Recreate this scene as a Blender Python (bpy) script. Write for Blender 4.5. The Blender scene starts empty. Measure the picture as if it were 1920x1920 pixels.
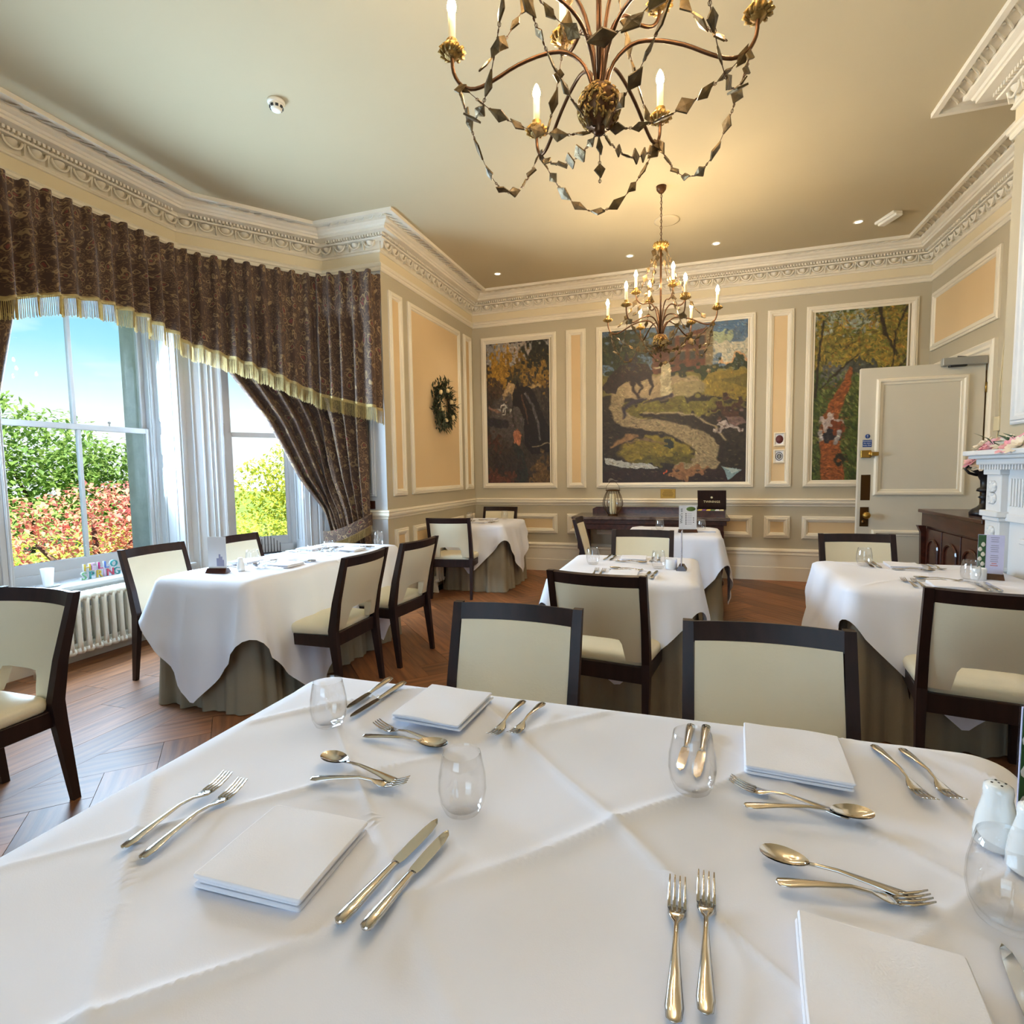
import bpy, math, random
import numpy as np
from mathutils import Vector, Matrix
random.seed(7)
rng = np.random.default_rng(7)
SC = bpy.context.scene
COL = SC.collection
PI = math.pi

# ------------------------------------------------------------------ camera
F_PX, PITCH, ROLL, YAW, CAM_H = 1023.27, 0.07444, -0.01502, 0.31911, 1.38
fw = Vector((-math.sin(YAW)*math.cos(PITCH), math.cos(YAW)*math.cos(PITCH), -math.sin(PITCH)))
rt = Vector((math.cos(YAW), math.sin(YAW), 0)); up = rt.cross(fw)
r2 = rt*math.cos(ROLL)+up*math.sin(ROLL); u2 = up*math.cos(ROLL)-rt*math.sin(ROLL)
cam = bpy.data.cameras.new('camera'); cam.sensor_width = 36; cam.lens = F_PX/1920*36
cam.clip_start = 0.02; cam.clip_end = 300
camo = bpy.data.objects.new('camera', cam); COL.objects.link(camo)
camo.matrix_world = Matrix(((r2.x, u2.x, -fw.x, 0), (r2.y, u2.y, -fw.y, 0), (r2.z, u2.z, -fw.z, CAM_H), (0, 0, 0, 1)))
SC.camera = camo

# ------------------------------------------------------------------ exposure, sky, daylight
SC.view_settings.view_transform = 'Standard'; SC.view_settings.look = 'None'
SC.view_settings.gamma = 1; SC.view_settings.use_curve_mapping = False
SC.view_settings.exposure = 0.75
SKY_STRENGTH = 0.64
WINDOW_RADIANCE = 25.0
BULB_STRENGTH = 400.0
w = bpy.data.worlds.new('sky'); SC.world = w; w.use_nodes = True
nt = w.node_tree; nt.nodes.clear()
def N(t, ty, **k):
    n = t.nodes.new(ty)
    for a, b in k.items(): setattr(n, a, b)
    return n
out = N(nt, 'ShaderNodeOutputWorld'); bg = N(nt, 'ShaderNodeBackground'); bg.inputs[1].default_value = SKY_STRENGTH
tc = N(nt, 'ShaderNodeTexCoord'); sep = N(nt, 'ShaderNodeSeparateXYZ'); ramp = N(nt, 'ShaderNodeValToRGB')
nt.links.new(tc.outputs['Generated'], sep.inputs[0]); nt.links.new(sep.outputs[2], ramp.inputs[0])
e = ramp.color_ramp.elements
e[0].position = 0.0; e[0].color = (1.15, 1.2, 1.2, 1); e[1].position = 0.75; e[1].color = (0.08, 0.34, 1.0, 1)
x = e.new(0.10); x.color = (1.0, 1.15, 1.2, 1); x = e.new(0.19); x.color = (0.42, 0.86, 1.15, 1); x = e.new(0.30); x.color = (0.17, 0.58, 1.1, 1)
mp = N(nt, 'ShaderNodeMapping'); mp.inputs['Scale'].default_value = (2.2, 2.2, 9)
nz = N(nt, 'ShaderNodeTexNoise'); nz.inputs['Scale'].default_value = 1.6; nz.inputs['Detail'].default_value = 4
cr = N(nt, 'ShaderNodeValToRGB'); cr.color_ramp.elements[0].position = 0.52; cr.color_ramp.elements[1].position = 0.80
mix = N(nt, 'ShaderNodeMix', data_type='RGBA'); mix.inputs[7].default_value = (1.25, 1.3, 1.35, 1)
nt.links.new(tc.outputs['Generated'], mp.inputs[0]); nt.links.new(mp.outputs[0], nz.inputs[0]); nt.links.new(nz.outputs[0], cr.inputs[0])
nt.links.new(cr.outputs[0], mix.inputs[0]); nt.links.new(ramp.outputs[0], mix.inputs[6])
nt.links.new(mix.outputs[2], bg.inputs[0]); nt.links.new(bg.outputs[0], out.inputs[0])
sun = bpy.data.lights.new('sun', 'SUN'); sun.energy = 12.0; sun.angle = 0.01; sun.color = (1, 0.95, 0.85)
suno = bpy.data.objects.new('sun', sun); COL.objects.link(suno)
suno.rotation_euler = Vector((-0.62, 0.28, -0.75)).to_track_quat('-Z', 'Y').to_euler()
SC.cycles.max_bounces = 5; SC.cycles.diffuse_bounces = 4; SC.cycles.glossy_bounces = 2; SC.cycles.transmission_bounces = 2; SC.cycles.transparent_max_bounces = 8
SC.cycles.use_adaptive_sampling = True; SC.cycles.adaptive_threshold = 0.1; SC.cycles.caustics_reflective = False; SC.cycles.caustics_refractive = False
def window_light(name, loc, direction, wd, ht, radiance, color=(0.55, 0.775, 1.0)):
    L = bpy.data.lights.new(name, 'AREA'); L.shape = 'RECTANGLE'; L.size = wd; L.size_y = ht
    L.energy = radiance*PI*wd*ht; L.color = color
    o = bpy.data.objects.new(name, L); COL.objects.link(o); o.location = loc
    o.rotation_euler = Vector(direction).to_track_quat('-Z', 'Z').to_euler()
    return o
window_light('daylight_front', (-4.60, 3.12, 1.80), (1, 0, 0), 1.20, 2.3, WINDOW_RADIANCE)
window_light('daylight_canted', (-4.045, 4.40, 1.80), (0.795, -0.606, 0), 0.64, 2.3, WINDOW_RADIANCE)
window_light('daylight_canted_near', (-4.045, 1.72, 1.80), (0.795, 0.606, 0), 0.64, 2.3, WINDOW_RADIANCE)
window_light('daylight_rear', (-0.91, -2.62, 1.80), (0, 1, 0), 2.0, 2.3, WINDOW_RADIANCE*0.085)

# ------------------------------------------------------------------ materials
def lin(c):
    return tuple(((v/255)/12.92 if v/255 <= 0.04045 else ((v/255+0.055)/1.055)**2.4) for v in c)
MATS = {}
def mat(name, rgb, rough=0.5, metal=0.0, var=0.0, vscale=8.0, bump=0.0, bscale=60.0, spec=0.5, stretch=None, rgb2=None, sheen=0.0, rand=0.0, emit=None, estr=0.0, coat=0.0, trans=0.0):
    m = bpy.data.materials.new(name); m.use_nodes = True; t = m.node_tree; t.nodes.clear()
    o = N(t, 'ShaderNodeOutputMaterial'); b = N(t, 'ShaderNodeBsdfPrincipled')
    t.links.new(b.outputs[0], o.inputs[0])
    c = lin(rgb)
    b.inputs['Base Color'].default_value = (*c, 1); b.inputs['Roughness'].default_value = rough
    b.inputs['Metallic'].default_value = metal; b.inputs['Specular IOR Level'].default_value = spec
    if sheen: b.inputs['Sheen Weight'].default_value = sheen
    if coat: b.inputs['Coat Weight'].default_value = coat; b.inputs['Coat Roughness'].default_value = 0.08
    if emit: b.inputs['Emission Color'].default_value = (*emit, 1); b.inputs['Emission Strength'].default_value = estr
    tcn = N(t, 'ShaderNodeTexCoord'); mpn = N(t, 'ShaderNodeMapping')
    t.links.new(tcn.outputs['Object'], mpn.inputs[0])
    if stretch: mpn.inputs['Scale'].default_value = stretch
    if var or rgb2:
        n = N(t, 'ShaderNodeTexNoise'); n.inputs['Scale'].default_value = vscale; n.inputs['Detail'].default_value = 5
        t.links.new(mpn.outputs[0], n.inputs[0])
        c2 = lin(rgb2) if rgb2 else tuple(v*(1-var) for v in c)
        rp = N(t, 'ShaderNodeValToRGB'); rp.color_ramp.elements[0].position = 0.35; rp.color_ramp.elements[1].position = 0.68
        rp.color_ramp.elements[0].color = (*c2, 1); rp.color_ramp.elements[1].color = (*c, 1)
        t.links.new(n.outputs[0], rp.inputs[0]); src = rp.outputs[0]
        if rand:
            oi = N(t, 'ShaderNodeObjectInfo'); hs = N(t, 'ShaderNodeHueSaturation')
            mr = N(t, 'ShaderNodeMapRange'); mr.inputs[3].default_value = 1-rand; mr.inputs[4].default_value = 1+rand
            t.links.new(oi.outputs['Random'], mr.inputs[0]); t.links.new(mr.outputs[0], hs.inputs['Value'])
            t.links.new(src, hs.inputs['Color']); src = hs.outputs[0]
        t.links.new(src, b.inputs['Base Color'])
    if bump:
        n2 = N(t, 'ShaderNodeTexNoise'); n2.inputs['Scale'].default_value = bscale; n2.inputs['Detail'].default_value = 3
        t.links.new(mpn.outputs[0], n2.inputs[0])
        bp = N(t, 'ShaderNodeBump'); bp.inputs['Strength'].default_value = bump; bp.inputs['Distance'].default_value = 0.01
        t.links.new(n2.outputs[0], bp.inputs['Height']); t.links.new(bp.outputs[0], b.inputs['Normal'])
    if trans:
        tr = N(t, 'ShaderNodeBsdfTranslucent'); tr.inputs[0].default_value = (*c, 1); mx = N(t, 'ShaderNodeMixShader'); mx.inputs[0].default_value = trans
        t.links.new(b.outputs[0], mx.inputs[1]); t.links.new(tr.outputs[0], mx.inputs[2]); t.links.new(mx.outputs[0], o.inputs[0])
    MATS[name] = m; return m
def glass_mat(name, tint=(1, 1, 1), ior=1.45, rough=0.0, boost=1.0):
    m = bpy.data.materials.new(name); m.use_nodes = True; t = m.node_tree; t.nodes.clear()
    o = N(t, 'ShaderNodeOutputMaterial'); a = N(t, 'ShaderNodeBsdfTransparent'); g = N(t, 'ShaderNodeBsdfGlossy')
    a.inputs[0].default_value = (*tint, 1); g.inputs['Roughness'].default_value = rough
    ge = N(t, 'ShaderNodeNewGeometry'); dp = N(t, 'ShaderNodeVectorMath', operation='DOT_PRODUCT'); f0 = ((ior-1)/(ior+1))**2
    t.links.new(ge.outputs['Normal'], dp.inputs[0]); t.links.new(ge.outputs['Incoming'], dp.inputs[1])
    ab = N(t, 'ShaderNodeMath', operation='ABSOLUTE'); t.links.new(dp.outputs['Value'], ab.inputs[0])
    om = N(t, 'ShaderNodeMath', operation='SUBTRACT', use_clamp=True); om.inputs[0].default_value = 1.0; t.links.new(ab.outputs[0], om.inputs[1])
    pw = N(t, 'ShaderNodeMath', operation='POWER'); pw.inputs[1].default_value = 5.0; t.links.new(om.outputs[0], pw.inputs[0])
    mu = N(t, 'ShaderNodeMath', operation='MULTIPLY_ADD', use_clamp=True); mu.inputs[1].default_value = (1-f0)*0.8; mu.inputs[2].default_value = f0*boost; t.links.new(pw.outputs[0], mu.inputs[0])
    mx = N(t, 'ShaderNodeMixShader'); t.links.new(mu.outputs[0], mx.inputs[0])
    t.links.new(a.outputs[0], mx.inputs[1]); t.links.new(g.outputs[0], mx.inputs[2]); t.links.new(mx.outputs[0], o.inputs[0])
    MATS[name] = m; return m
def vcol_mat(name, rough=0.45):
    m = bpy.data.materials.new(name); m.use_nodes = True; t = m.node_tree
    b = t.nodes['Principled BSDF']; a = N(t, 'ShaderNodeAttribute', attribute_name='paint')
    t.links.new(a.outputs['Color'], b.inputs['Base Color']); b.inputs['Roughness'].default_value = rough
    n = N(t, 'ShaderNodeTexNoise'); n.inputs['Scale'].default_value = 55; bp = N(t, 'ShaderNodeBump'); bp.inputs['Strength'].default_value = 0.25; bp.inputs['Distance'].default_value = 0.01
    tcn = N(t, 'ShaderNodeTexCoord'); t.links.new(tcn.outputs['Object'], n.inputs[0]); t.links.new(n.outputs[0], bp.inputs['Height']); t.links.new(bp.outputs[0], b.inputs['Normal'])
    MATS[name] = m; return m
mat('ceiling_paint', (194, 180, 148), 0.9, var=0.03, vscale=1.2)
mat('stile_paint', (190, 179, 154), 0.75, var=0.03, vscale=2.0)
mat('panel_paint', (226, 197, 152), 0.8, var=0.03, vscale=2.0)
mat('frieze_paint', (226, 211, 178), 0.8, var=0.03, vscale=2.0)
mat('trim_paint', (236, 226, 205), 0.55, var=0.03, vscale=3.0)
mat('plaster', (234, 225, 206), 0.7, var=0.05, vscale=6.0)
mat('bay_white', (190, 191, 193), 0.5, var=0.02, vscale=3.0)
mat('door_paint', (214, 206, 188), 0.5, var=0.03, vscale=3.0)
mat('mantel_white', (218, 220, 222), 0.5)
mat('stone', (176, 176, 168), 0.9, var=0.15, vscale=12, bump=0.3, bscale=40)
mat('plank', (152, 99, 60), 0.46, rgb2=(108, 68, 42), vscale=4.0, stretch=(0.6, 7, 7), rand=0.36, bump=0.03, bscale=18, spec=0.5, coat=0.0)
mat('subfloor', (40, 26, 18), 0.9, var=0.1)
mat('dark_wood', (44, 24, 20), 0.42, rgb2=(30, 15, 13), vscale=6, stretch=(6, 6, 0.8), spec=0.35)
mat('mahogany', (76, 36, 24), 0.3, rgb2=(48, 20, 14), vscale=5, stretch=(5, 0.8, 5), coat=0.3)
mat('vinyl', (226, 216, 188), 0.42, var=0.04, vscale=5, bump=0.08, bscale=120)
mat('linen', (233, 235, 246), 0.85, var=0.02, vscale=3, bump=0.05, bscale=500, sheen=0.1)
mat('napkin', (238, 239, 248), 0.9, var=0.02, vscale=5, bump=0.12, bscale=350)
mat('skirt', (150, 140, 120), 0.9, var=0.12, vscale=5, bump=0.15, bscale=250)
mat('steel', (204, 199, 192), 0.13, metal=1.0)
mat('blade', (200, 196, 190), 0.09, metal=1.0)
mat('bronze', (104, 72, 46), 0.38, metal=0.85, var=0.35, vscale=30)
mat('gilt', (188, 148, 78), 0.42, metal=0.7, var=0.5, vscale=40, bump=0.6, bscale=60)
mat('tile_metal', (120, 98, 62), 0.4, metal=0.6, var=0.55, vscale=30, rand=0.35, bump=0.4, bscale=50)
mat('candle', (240, 224, 180), 0.5)
mat('bulb', (255, 240, 210), 0.3, emit=(1.0, 0.76, 0.47), estr=BULB_STRENGTH)
mat('downlight_glow', (255, 250, 240), 0.4, emit=(1.0, 0.88, 0.7), estr=3.0)
mat('brass', (176, 140, 72), 0.45, metal=1.0)
mat('dark_brass', (92, 66, 36), 0.35, metal=0.9)
mat('black', (22, 20, 22), 0.4)
mat('ceramic', (242, 244, 244), 0.12, coat=0.5)
mat('plastic_white', (236, 232, 220), 0.4)
mat('plastic_grey', (150, 148, 140), 0.4)
mat('blue_sign', (26, 66, 134), 0.4)
mat('fringe', (190, 166, 110), 0.75, var=0.25, vscale=40, trans=0.12)
mat('radiator', (232, 228, 216), 0.4)
mat('marble', (74, 56, 48), 0.2, rgb2=(120, 104, 96), vscale=9, coat=0.3)
mat('leaf_green', (140, 166, 84), 0.6, rgb2=(92, 128, 62), vscale=1.3, rand=0.2, trans=0.45)
mat('leaf_lime', (206, 204, 84), 0.6, rgb2=(150, 176, 76), vscale=1.1, rand=0.2, trans=0.5)
mat('leaf_red', (222, 130, 128), 0.6, rgb2=(214, 176, 120), vscale=1.6, rand=0.2, trans=0.45)
mat('leaf_dark', (40, 62, 50), 0.7, rgb2=(28, 42, 36), vscale=2, trans=0.2)
mat('bark', (92, 74, 56), 0.9, var=0.3, vscale=12)
mat('lawn', (126, 148, 48), 0.9, rgb2=(96, 126, 42), vscale=1.5)
mat('wreath_green', (74, 82, 52), 0.7, rgb2=(46, 50, 38), vscale=30)
mat('wreath_cream', (232, 206, 152), 0.6)
mat('petal_pink', (236, 150, 176), 0.6, rgb2=(246, 208, 206), vscale=18, trans=0.2)
mat('petal_white', (242, 232, 214), 0.6, trans=0.2)
mat('leaf_flower', (38, 78, 36), 0.45)
mat('paper', (236, 236, 240), 0.5)
mat('card_lilac', (206, 206, 238), 0.5)
mat('ink', (40, 44, 60), 0.6)
mat('ink_soft', (150, 150, 178), 0.6)
mat('ink_red', (196, 96, 84), 0.6)
mat('maroon', (92, 34, 40), 0.5)
mat('tea_yellow', (236, 206, 96), 0.6); mat('tea_purple', (122, 72, 132), 0.6); mat('tea_green', (92, 122, 78), 0.6)
mat('grate', (96, 100, 96), 0.4, metal=0.5)
mat('led_green', (90, 230, 170), 0.4, emit=(0.15, 1.0, 0.55), estr=2.5)
mat('cream_cable', (222, 208, 170), 0.5)
for n_, c_ in dict(letter_gold=(200, 170, 60), letter_lilac=(206, 170, 206), letter_magenta=(176, 44, 110), letter_blue=(74, 104, 170), letter_teal=(54, 140, 140), letter_mint=(120, 176, 128), letter_red=(190, 60, 84)).items(): mat(n_, c_, 0.5)
glass_mat('glass', ior=1.5, boost=1.9)
glass_mat('pane', tint=(0.98, 1.0, 1.0), ior=1.3, boost=0.6)
glass_mat('acrylic', ior=1.35, boost=1.0)
vcol_mat('oil_paint', 0.5)
def curtain_mat():
    m = bpy.data.materials.new('brocade'); m.use_nodes = True; t = m.node_tree
    b = t.nodes['Principled BSDF']; b.inputs['Roughness'].default_value = 0.75; b.inputs['Sheen Weight'].default_value = 0.15
    uv = N(t, 'ShaderNodeUVMap'); L = t.links.new
    mp1 = N(t, 'ShaderNodeMapping'); mp1.inputs['Scale'].default_value = (1, 1, 1); L(uv.outputs[0], mp1.inputs[0])
    wn = N(t, 'ShaderNodeTexNoise'); wn.inputs['Scale'].default_value = 7; wn.inputs['Detail'].default_value = 2; L(mp1.outputs[0], wn.inputs[0])
    vm = N(t, 'ShaderNodeVectorMath', operation='SCALE'); vm.inputs['Scale'].default_value = 0.16; L(wn.outputs['Color'], vm.inputs[0])
    va = N(t, 'ShaderNodeVectorMath', operation='ADD'); L(mp1.outputs[0], va.inputs[0]); L(vm.outputs[0], va.inputs[1])
    def ring(scale, lo, hi, wdt):
        v = N(t, 'ShaderNodeTexVoronoi'); v.inputs['Scale'].default_value = scale; v.inputs['Randomness'].default_value = 0.75; L(va.outputs[0], v.inputs[0])
        r = N(t, 'ShaderNodeValToRGB'); el = r.color_ramp.elements; el[0].position = lo-wdt; el[0].color = (0, 0, 0, 1); el[1].position = lo; el[1].color = (1, 1, 1, 1)
        q = el.new(hi); q.color = (1, 1, 1, 1); q = el.new(hi+wdt); q.color = (0, 0, 0, 1); L(v.outputs['Distance'], r.inputs[0]); return r.outputs[0], v
    g1, v1 = ring(13, 0.30, 0.36, 0.03)
    g2, v2 = ring(30, 0.36, 0.46, 0.04)
    core = N(t, 'ShaderNodeMath', operation='LESS_THAN'); core.inputs[1].default_value = 0.16; L(v1.outputs['Distance'], core.inputs[0])
    m1 = N(t, 'ShaderNodeMix', data_type='RGBA'); m1.inputs[6].default_value = (*lin((72, 50, 38)), 1); m1.inputs[7].default_value = (*lin((112, 86, 60)), 1); L(g2, m1.inputs[0])
    m2 = N(t, 'ShaderNodeMix', data_type='RGBA'); L(m1.outputs[2], m2.inputs[6]); m2.inputs[7].default_value = (*lin((142, 116, 80)), 1); L(g1, m2.inputs[0])
    m3 = N(t, 'ShaderNodeMix', data_type='RGBA'); L(m2.outputs[2], m3.inputs[6]); m3.inputs[7].default_value = (*lin((112, 54, 46)), 1); L(core.outputs[0], m3.inputs[0])
    L(m3.outputs[2], b.inputs['Base Color']); MATS['brocade'] = m
curtain_mat()

# ------------------------------------------------------------------ mesh builder
class MB:
    def __init__(s): s.v = []; s.f = []; s.sm = []; s.uv = None; s.mi = []
    def add(s, vs, fs, smooth=False, M=None, uv=None, mi=0):
        o = len(s.v)
        s.v += [tuple(M @ Vector(p)) for p in vs] if M is not None else [tuple(p) for p in vs]
        s.f += [tuple(i+o for i in q) for q in fs]; s.sm += [smooth]*len(fs); s.mi += [mi]*len(fs)
        if uv is not None:
            if s.uv is None: s.uv = [(0, 0)]*o
            s.uv += uv
        elif s.uv is not None: s.uv += [(0, 0)]*len(vs)
        return s
    def box(s, x0, x1, y0, y1, z0, z1, b=0.0, M=None, mi=0):
        if b <= 0:
            vs = [(x, y, z) for z in (z0, z1) for y in (y0, y1) for x in (x0, x1)]
            return s.add(vs, [(0, 2, 3, 1), (4, 5, 7, 6), (0, 1, 5, 4), (2, 6, 7, 3), (0, 4, 6, 2), (1, 3, 7, 5)], False, M, mi=mi)
        vs = []; ix = {}
        for i, x in enumerate((x0, x1)):
            for j, y in enumerate((y0, y1)):
                for k, z in enumerate((z0, z1)):
                    sx, sy, sz = (b, -b)[i], (b, -b)[j], (b, -b)[k]
                    ix[i, j, k, 0] = len(vs); vs.append((x, y+sy, z+sz))
                    ix[i, j, k, 1] = len(vs); vs.append((x+sx, y, z+sz))
                    ix[i, j, k, 2] = len(vs); vs.append((x+sx, y+sy, z))
        I = lambda i, j, k, a: ix[i, j, k, a]
        fs = []
        for q in (0, 1):
            fs.append([I(q, 0, 0, 0), I(q, 1, 0, 0), I(q, 1, 1, 0), I(q, 0, 1, 0)][::(1 if q else -1)])
            fs.append([I(0, q, 0, 1), I(1, q, 0, 1), I(1, q, 1, 1), I(0, q, 1, 1)][::(-1 if q else 1)])
            fs.append([I(0, 0, q, 2), I(1, 0, q, 2), I(1, 1, q, 2), I(0, 1, q, 2)][::(1 if q else -1)])
        for i in (0, 1):
            for j in (0, 1):
                fs.append([I(i, j, 0, 0), I(i, j, 1, 0), I(i, j, 1, 1), I(i, j, 0, 1)][::(1 if i != j else -1)])
                fs.append([I(i, 0, j, 0), I(i, 1, j, 0), I(i, 1, j, 2), I(i, 0, j, 2)][::(-1 if i != j else 1)])
                fs.append([I(0, i, j, 1), I(1, i, j, 1), I(1, i, j, 2), I(0, i, j, 2)][::(1 if i != j else -1)])
                for k in (0, 1):
                    fs.append([I(i, j, k, 0), I(i, j, k, 1), I(i, j, k, 2)][::(1 if (i+j+k) % 2 else -1)])
        return s.add(vs, fs, False, M, mi=mi)
    def lathe(s, prof, n=24, M=None, smooth=True, cap=True, arc=2*PI, mi=0):
        vs = []; fs = []; full = abs(arc-2*PI) < 1e-6; m = n if full else n+1
        for r, z in prof:
            for i in range(m):
                a = arc*i/n; vs.append((r*math.cos(a), r*math.sin(a), z))
        for j in range(len(prof)-1):
            for i in range(n):
                k = (i+1) % m
                fs.append((j*m+i, j*m+k, (j+1)*m+k, (j+1)*m+i))
        if cap and full:
            fs.append(tuple(range(m))[::-1]); fs.append(tuple((len(prof)-1)*m+i for i in range(m)))
        return s.add(vs, fs, smooth, M, mi=mi)
    def tube(s, pts, r, n=8, closed=False, cap=True, M=None, mi=0, flat=None):
        P = [Vector(p) for p in pts]; L = len(P); vs = []; fs = []
        R = r if callable(r) else (lambda i: r)
        prev = None
        for i in range(L):
            a = P[(i-1) % L] if (closed or i > 0) else P[i]; b = P[(i+1) % L] if (closed or i < L-1) else P[i]
            t = (b-a).normalized() if (b-a).length > 1e-9 else Vector((0, 0, 1))
            if prev is None:
                u = t.cross(Vector((0, 0, 1)));
                if u.length < 1e-4: u = t.cross(Vector((0, 1, 0)))
            else: u = prev - t*prev.dot(t)
            u.normalize(); prev = u; v = t.cross(u)
            fl = flat if flat else 1.0
            for k in range(n):
                a2 = 2*PI*k/n; vs.append(tuple(P[i]+u*math.cos(a2)*R(i)+v*math.sin(a2)*R(i)*fl))
        for i in range(L if closed else L-1):
            j = (i+1) % L
            for k in range(n):
                l = (k+1) % n; fs.append((i*n+k, i*n+l, j*n+l, j*n+k))
        if cap and not closed:
            fs.append(tuple(range(n))[::-1]); fs.append(tuple((L-1)*n+k for k in range(n)))
        return s.add(vs, fs, True, M, mi=mi)
    def loft(s, rings, cap=True, smooth=False, M=None, mi=0, closed_ring=True):
        n = len(rings[0]); vs = [p for r in rings for p in r]; fs = []
        for j in range(len(rings)-1):
            for k in range(n if closed_ring else n-1):
                l = (k+1) % n; fs.append((j*n+k, j*n+l, (j+1)*n+l, (j+1)*n+k))
        if cap: fs.append(tuple(range(n))[::-1]); fs.append(tuple((len(rings)-1)*n+k for k in range(n)))
        return s.add(vs, fs, smooth, M, mi=mi)
    def bar(s, pts, sizes, M=None, mi=0):
        rings = [[(x-a/2, y-b/2, z), (x+a/2, y-b/2, z), (x+a/2, y+b/2, z), (x-a/2, y+b/2, z)] for (x, y, z), (a, b) in zip(pts, sizes)]
        return s.loft(rings, True, False, M, mi=mi)
    def grid(s, nx, ny, fn, smooth=True, uvfn=None, mask=None, M=None, mi=0):
        vs = [fn(i/nx, j/ny) for j in range(ny+1) for i in range(nx+1)]
        fs = [(j*(nx+1)+i, j*(nx+1)+i+1, (j+1)*(nx+1)+i+1, (j+1)*(nx+1)+i) for j in range(ny) for i in range(nx) if mask is None or mask(i, j)]
        uv = [uvfn(i/nx, j/ny) for j in range(ny+1) for i in range(nx+1)] if uvfn else None
        return s.add(vs, fs, smooth, M, uv, mi=mi)
    def prism(s, poly, z0, z1, M=None, mi=0):
        n = len(poly); vs = [(x, y, z0) for x, y in poly]+[(x, y, z1) for x, y in poly]
        fs = [tuple(range(n))[::-1], tuple(range(n, 2*n))]+[(i, (i+1) % n, n+(i+1) % n, n+i) for i in range(n)]
        return s.add(vs, fs, False, M, mi=mi)
    def mesh(s, name, mats):
        me = bpy.data.meshes.new(name); me.from_pydata(s.v, [], s.f)
        for m in (mats if isinstance(mats, (list, tuple)) else [mats]): me.materials.append(MATS[m])
        me.polygons.foreach_set('use_smooth', s.sm); me.polygons.foreach_set('material_index', s.mi)
        if s.uv:
            l = me.uv_layers.new(name='UVMap'); idx = np.empty(len(me.loops), dtype=np.int32); me.loops.foreach_get('vertex_index', idx)
            l.data.foreach_set('uv', np.array(s.uv, dtype=np.float32)[idx].ravel())
        me.update(); return me
def link(name, me, parent=None, M=None):
    o = bpy.data.objects.new(name, me); COL.objects.link(o)
    if parent is not None: o.parent = parent
    if M is not None: o.matrix_local = M
    return o
def build(mb, name, mats, parent=None, M=None): return link(name, mb.mesh(name, mats), parent, M)
def tag(o, label, cat, group=None):
    o['label'] = label; o['category'] = cat
    if group: o['group'] = group
    return o
def thing(name, label, cat, loc=(0, 0, 0), rz=0.0, group=None):
    o = bpy.data.objects.new(name, None); COL.objects.link(o); o.empty_display_size = 0.1
    o.location = loc; o.rotation_euler = (0, 0, rz); return tag(o, label, cat, group)
def structure(o): o['kind'] = 'structure'; return o
def sroot(name, loc=(0, 0, 0), rz=0.0):
    o = bpy.data.objects.new(name, None); COL.objects.link(o); o.empty_display_size = 0.1; o.location = loc; o.rotation_euler = (0, 0, rz); return structure(o)
def copy_tree(o, parent=None):
    c = o.copy(); COL.objects.link(c); c.parent = parent
    for ch in o.children: copy_tree(ch, c)
    return c
def T(x, y, z, rz=0.0, rx=0.0, ry=0.0, s=1.0):
    return Matrix.Translation((x, y, z)) @ Matrix.Rotation(rz, 4, 'Z') @ Matrix.Rotation(ry, 4, 'Y') @ Matrix.Rotation(rx, 4, 'X') @ Matrix.Scale(s, 4)
def miter(path, profile, closed, place):
    # path: 2D points, profile: (offset to the left, height); place(a, b, h) -> xyz
    n = len(path); P = [Vector(p) for p in path]; rings = []
    for i in range(n):
        d0 = (P[i]-P[i-1]).normalized() if (closed or i > 0) else None
        d1 = (P[(i+1) % n]-P[i]).normalized() if (closed or i < n-1) else None
        if d0 is None: d0 = d1
        if d1 is None: d1 = d0
        n0 = Vector((-d0.y, d0.x)); n1 = Vector((-d1.y, d1.x)); m = (n0+n1); m = m/max(m.dot(n0), 1e-6) if m.length > 1e-6 else n0
        rings.append([place(P[i].x+m.x*o, P[i].y+m.y*o, h) for o, h in profile])
    if closed: rings.append(rings[0])
    return rings
def text_mesh(body, size, depth, mt, name, align='CENTER'):
    cu = bpy.data.curves.new(name, 'FONT'); cu.body = body; cu.size = size; cu.extrude = depth; cu.align_x = align; cu.resolution_u = 2
    o = bpy.data.objects.new(name, cu); COL.objects.link(o)
    me = bpy.data.meshes.new_from_object(o.evaluated_get(bpy.context.evaluated_depsgraph_get()))
    bpy.data.objects.remove(o); bpy.data.curves.remove(cu)
    me.materials.clear(); me.materials.append(MATS[mt]); me.name = name
    return me

# ================================================================== ROOM SHELL
XL, XR, YB, H = -2.96, 2.48, 7.29, 3.80
ROOM = [(-2.96, 7.29), (-2.96, 4.9), (-3.637, 4.9), (-4.42, 3.873), (-4.42, 2.25), (-3.637, 1.223), (-2.96, 1.223), (-2.96, -2.6),
        (2.48, -2.6), (2.48, 2.0), (1.88, 2.0), (1.88, 4.35), (2.48, 4.35), (2.48, 7.29)]
SEG = dict(left=0, bay_return=1, bay_canted=2, bay_front=3, bay_canted_near=4, bay_return_near=5, left_near=6, front=7, right_near=8, chimney_near_side=9, chimney=10, chimney_far_side=11, right=12, back=13)
def segM(i):
    a = Vector(ROOM[i]); b = Vector(ROOM[(i+1) % 14]); d = (b-a).normalized()
    return Matrix(((d.x, -d.y, 0, a.x), (d.y, d.x, 0, a.y), (0, 0, 1, 0), (0, 0, 0, 1))), (b-a).length
def leftturn(i):
    a, b, c = Vector(ROOM[i-1]), Vector(ROOM[i]), Vector(ROOM[(i+1) % 14]); return (b-a).cross(c-b) > 0
OPEN = {'bay_front': [(0.083, 1.423, 0.58, 3.05)], 'bay_canted': [(0.29, 0.99, 0.58, 3.05)], 'bay_canted_near': [(0.30, 1.00, 0.58, 3.05)], 'front': [(0.95, 3.15, 0.58, 3.05)], 'right': [(1.62, 2.62, 0.0, 2.32)]}
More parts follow.
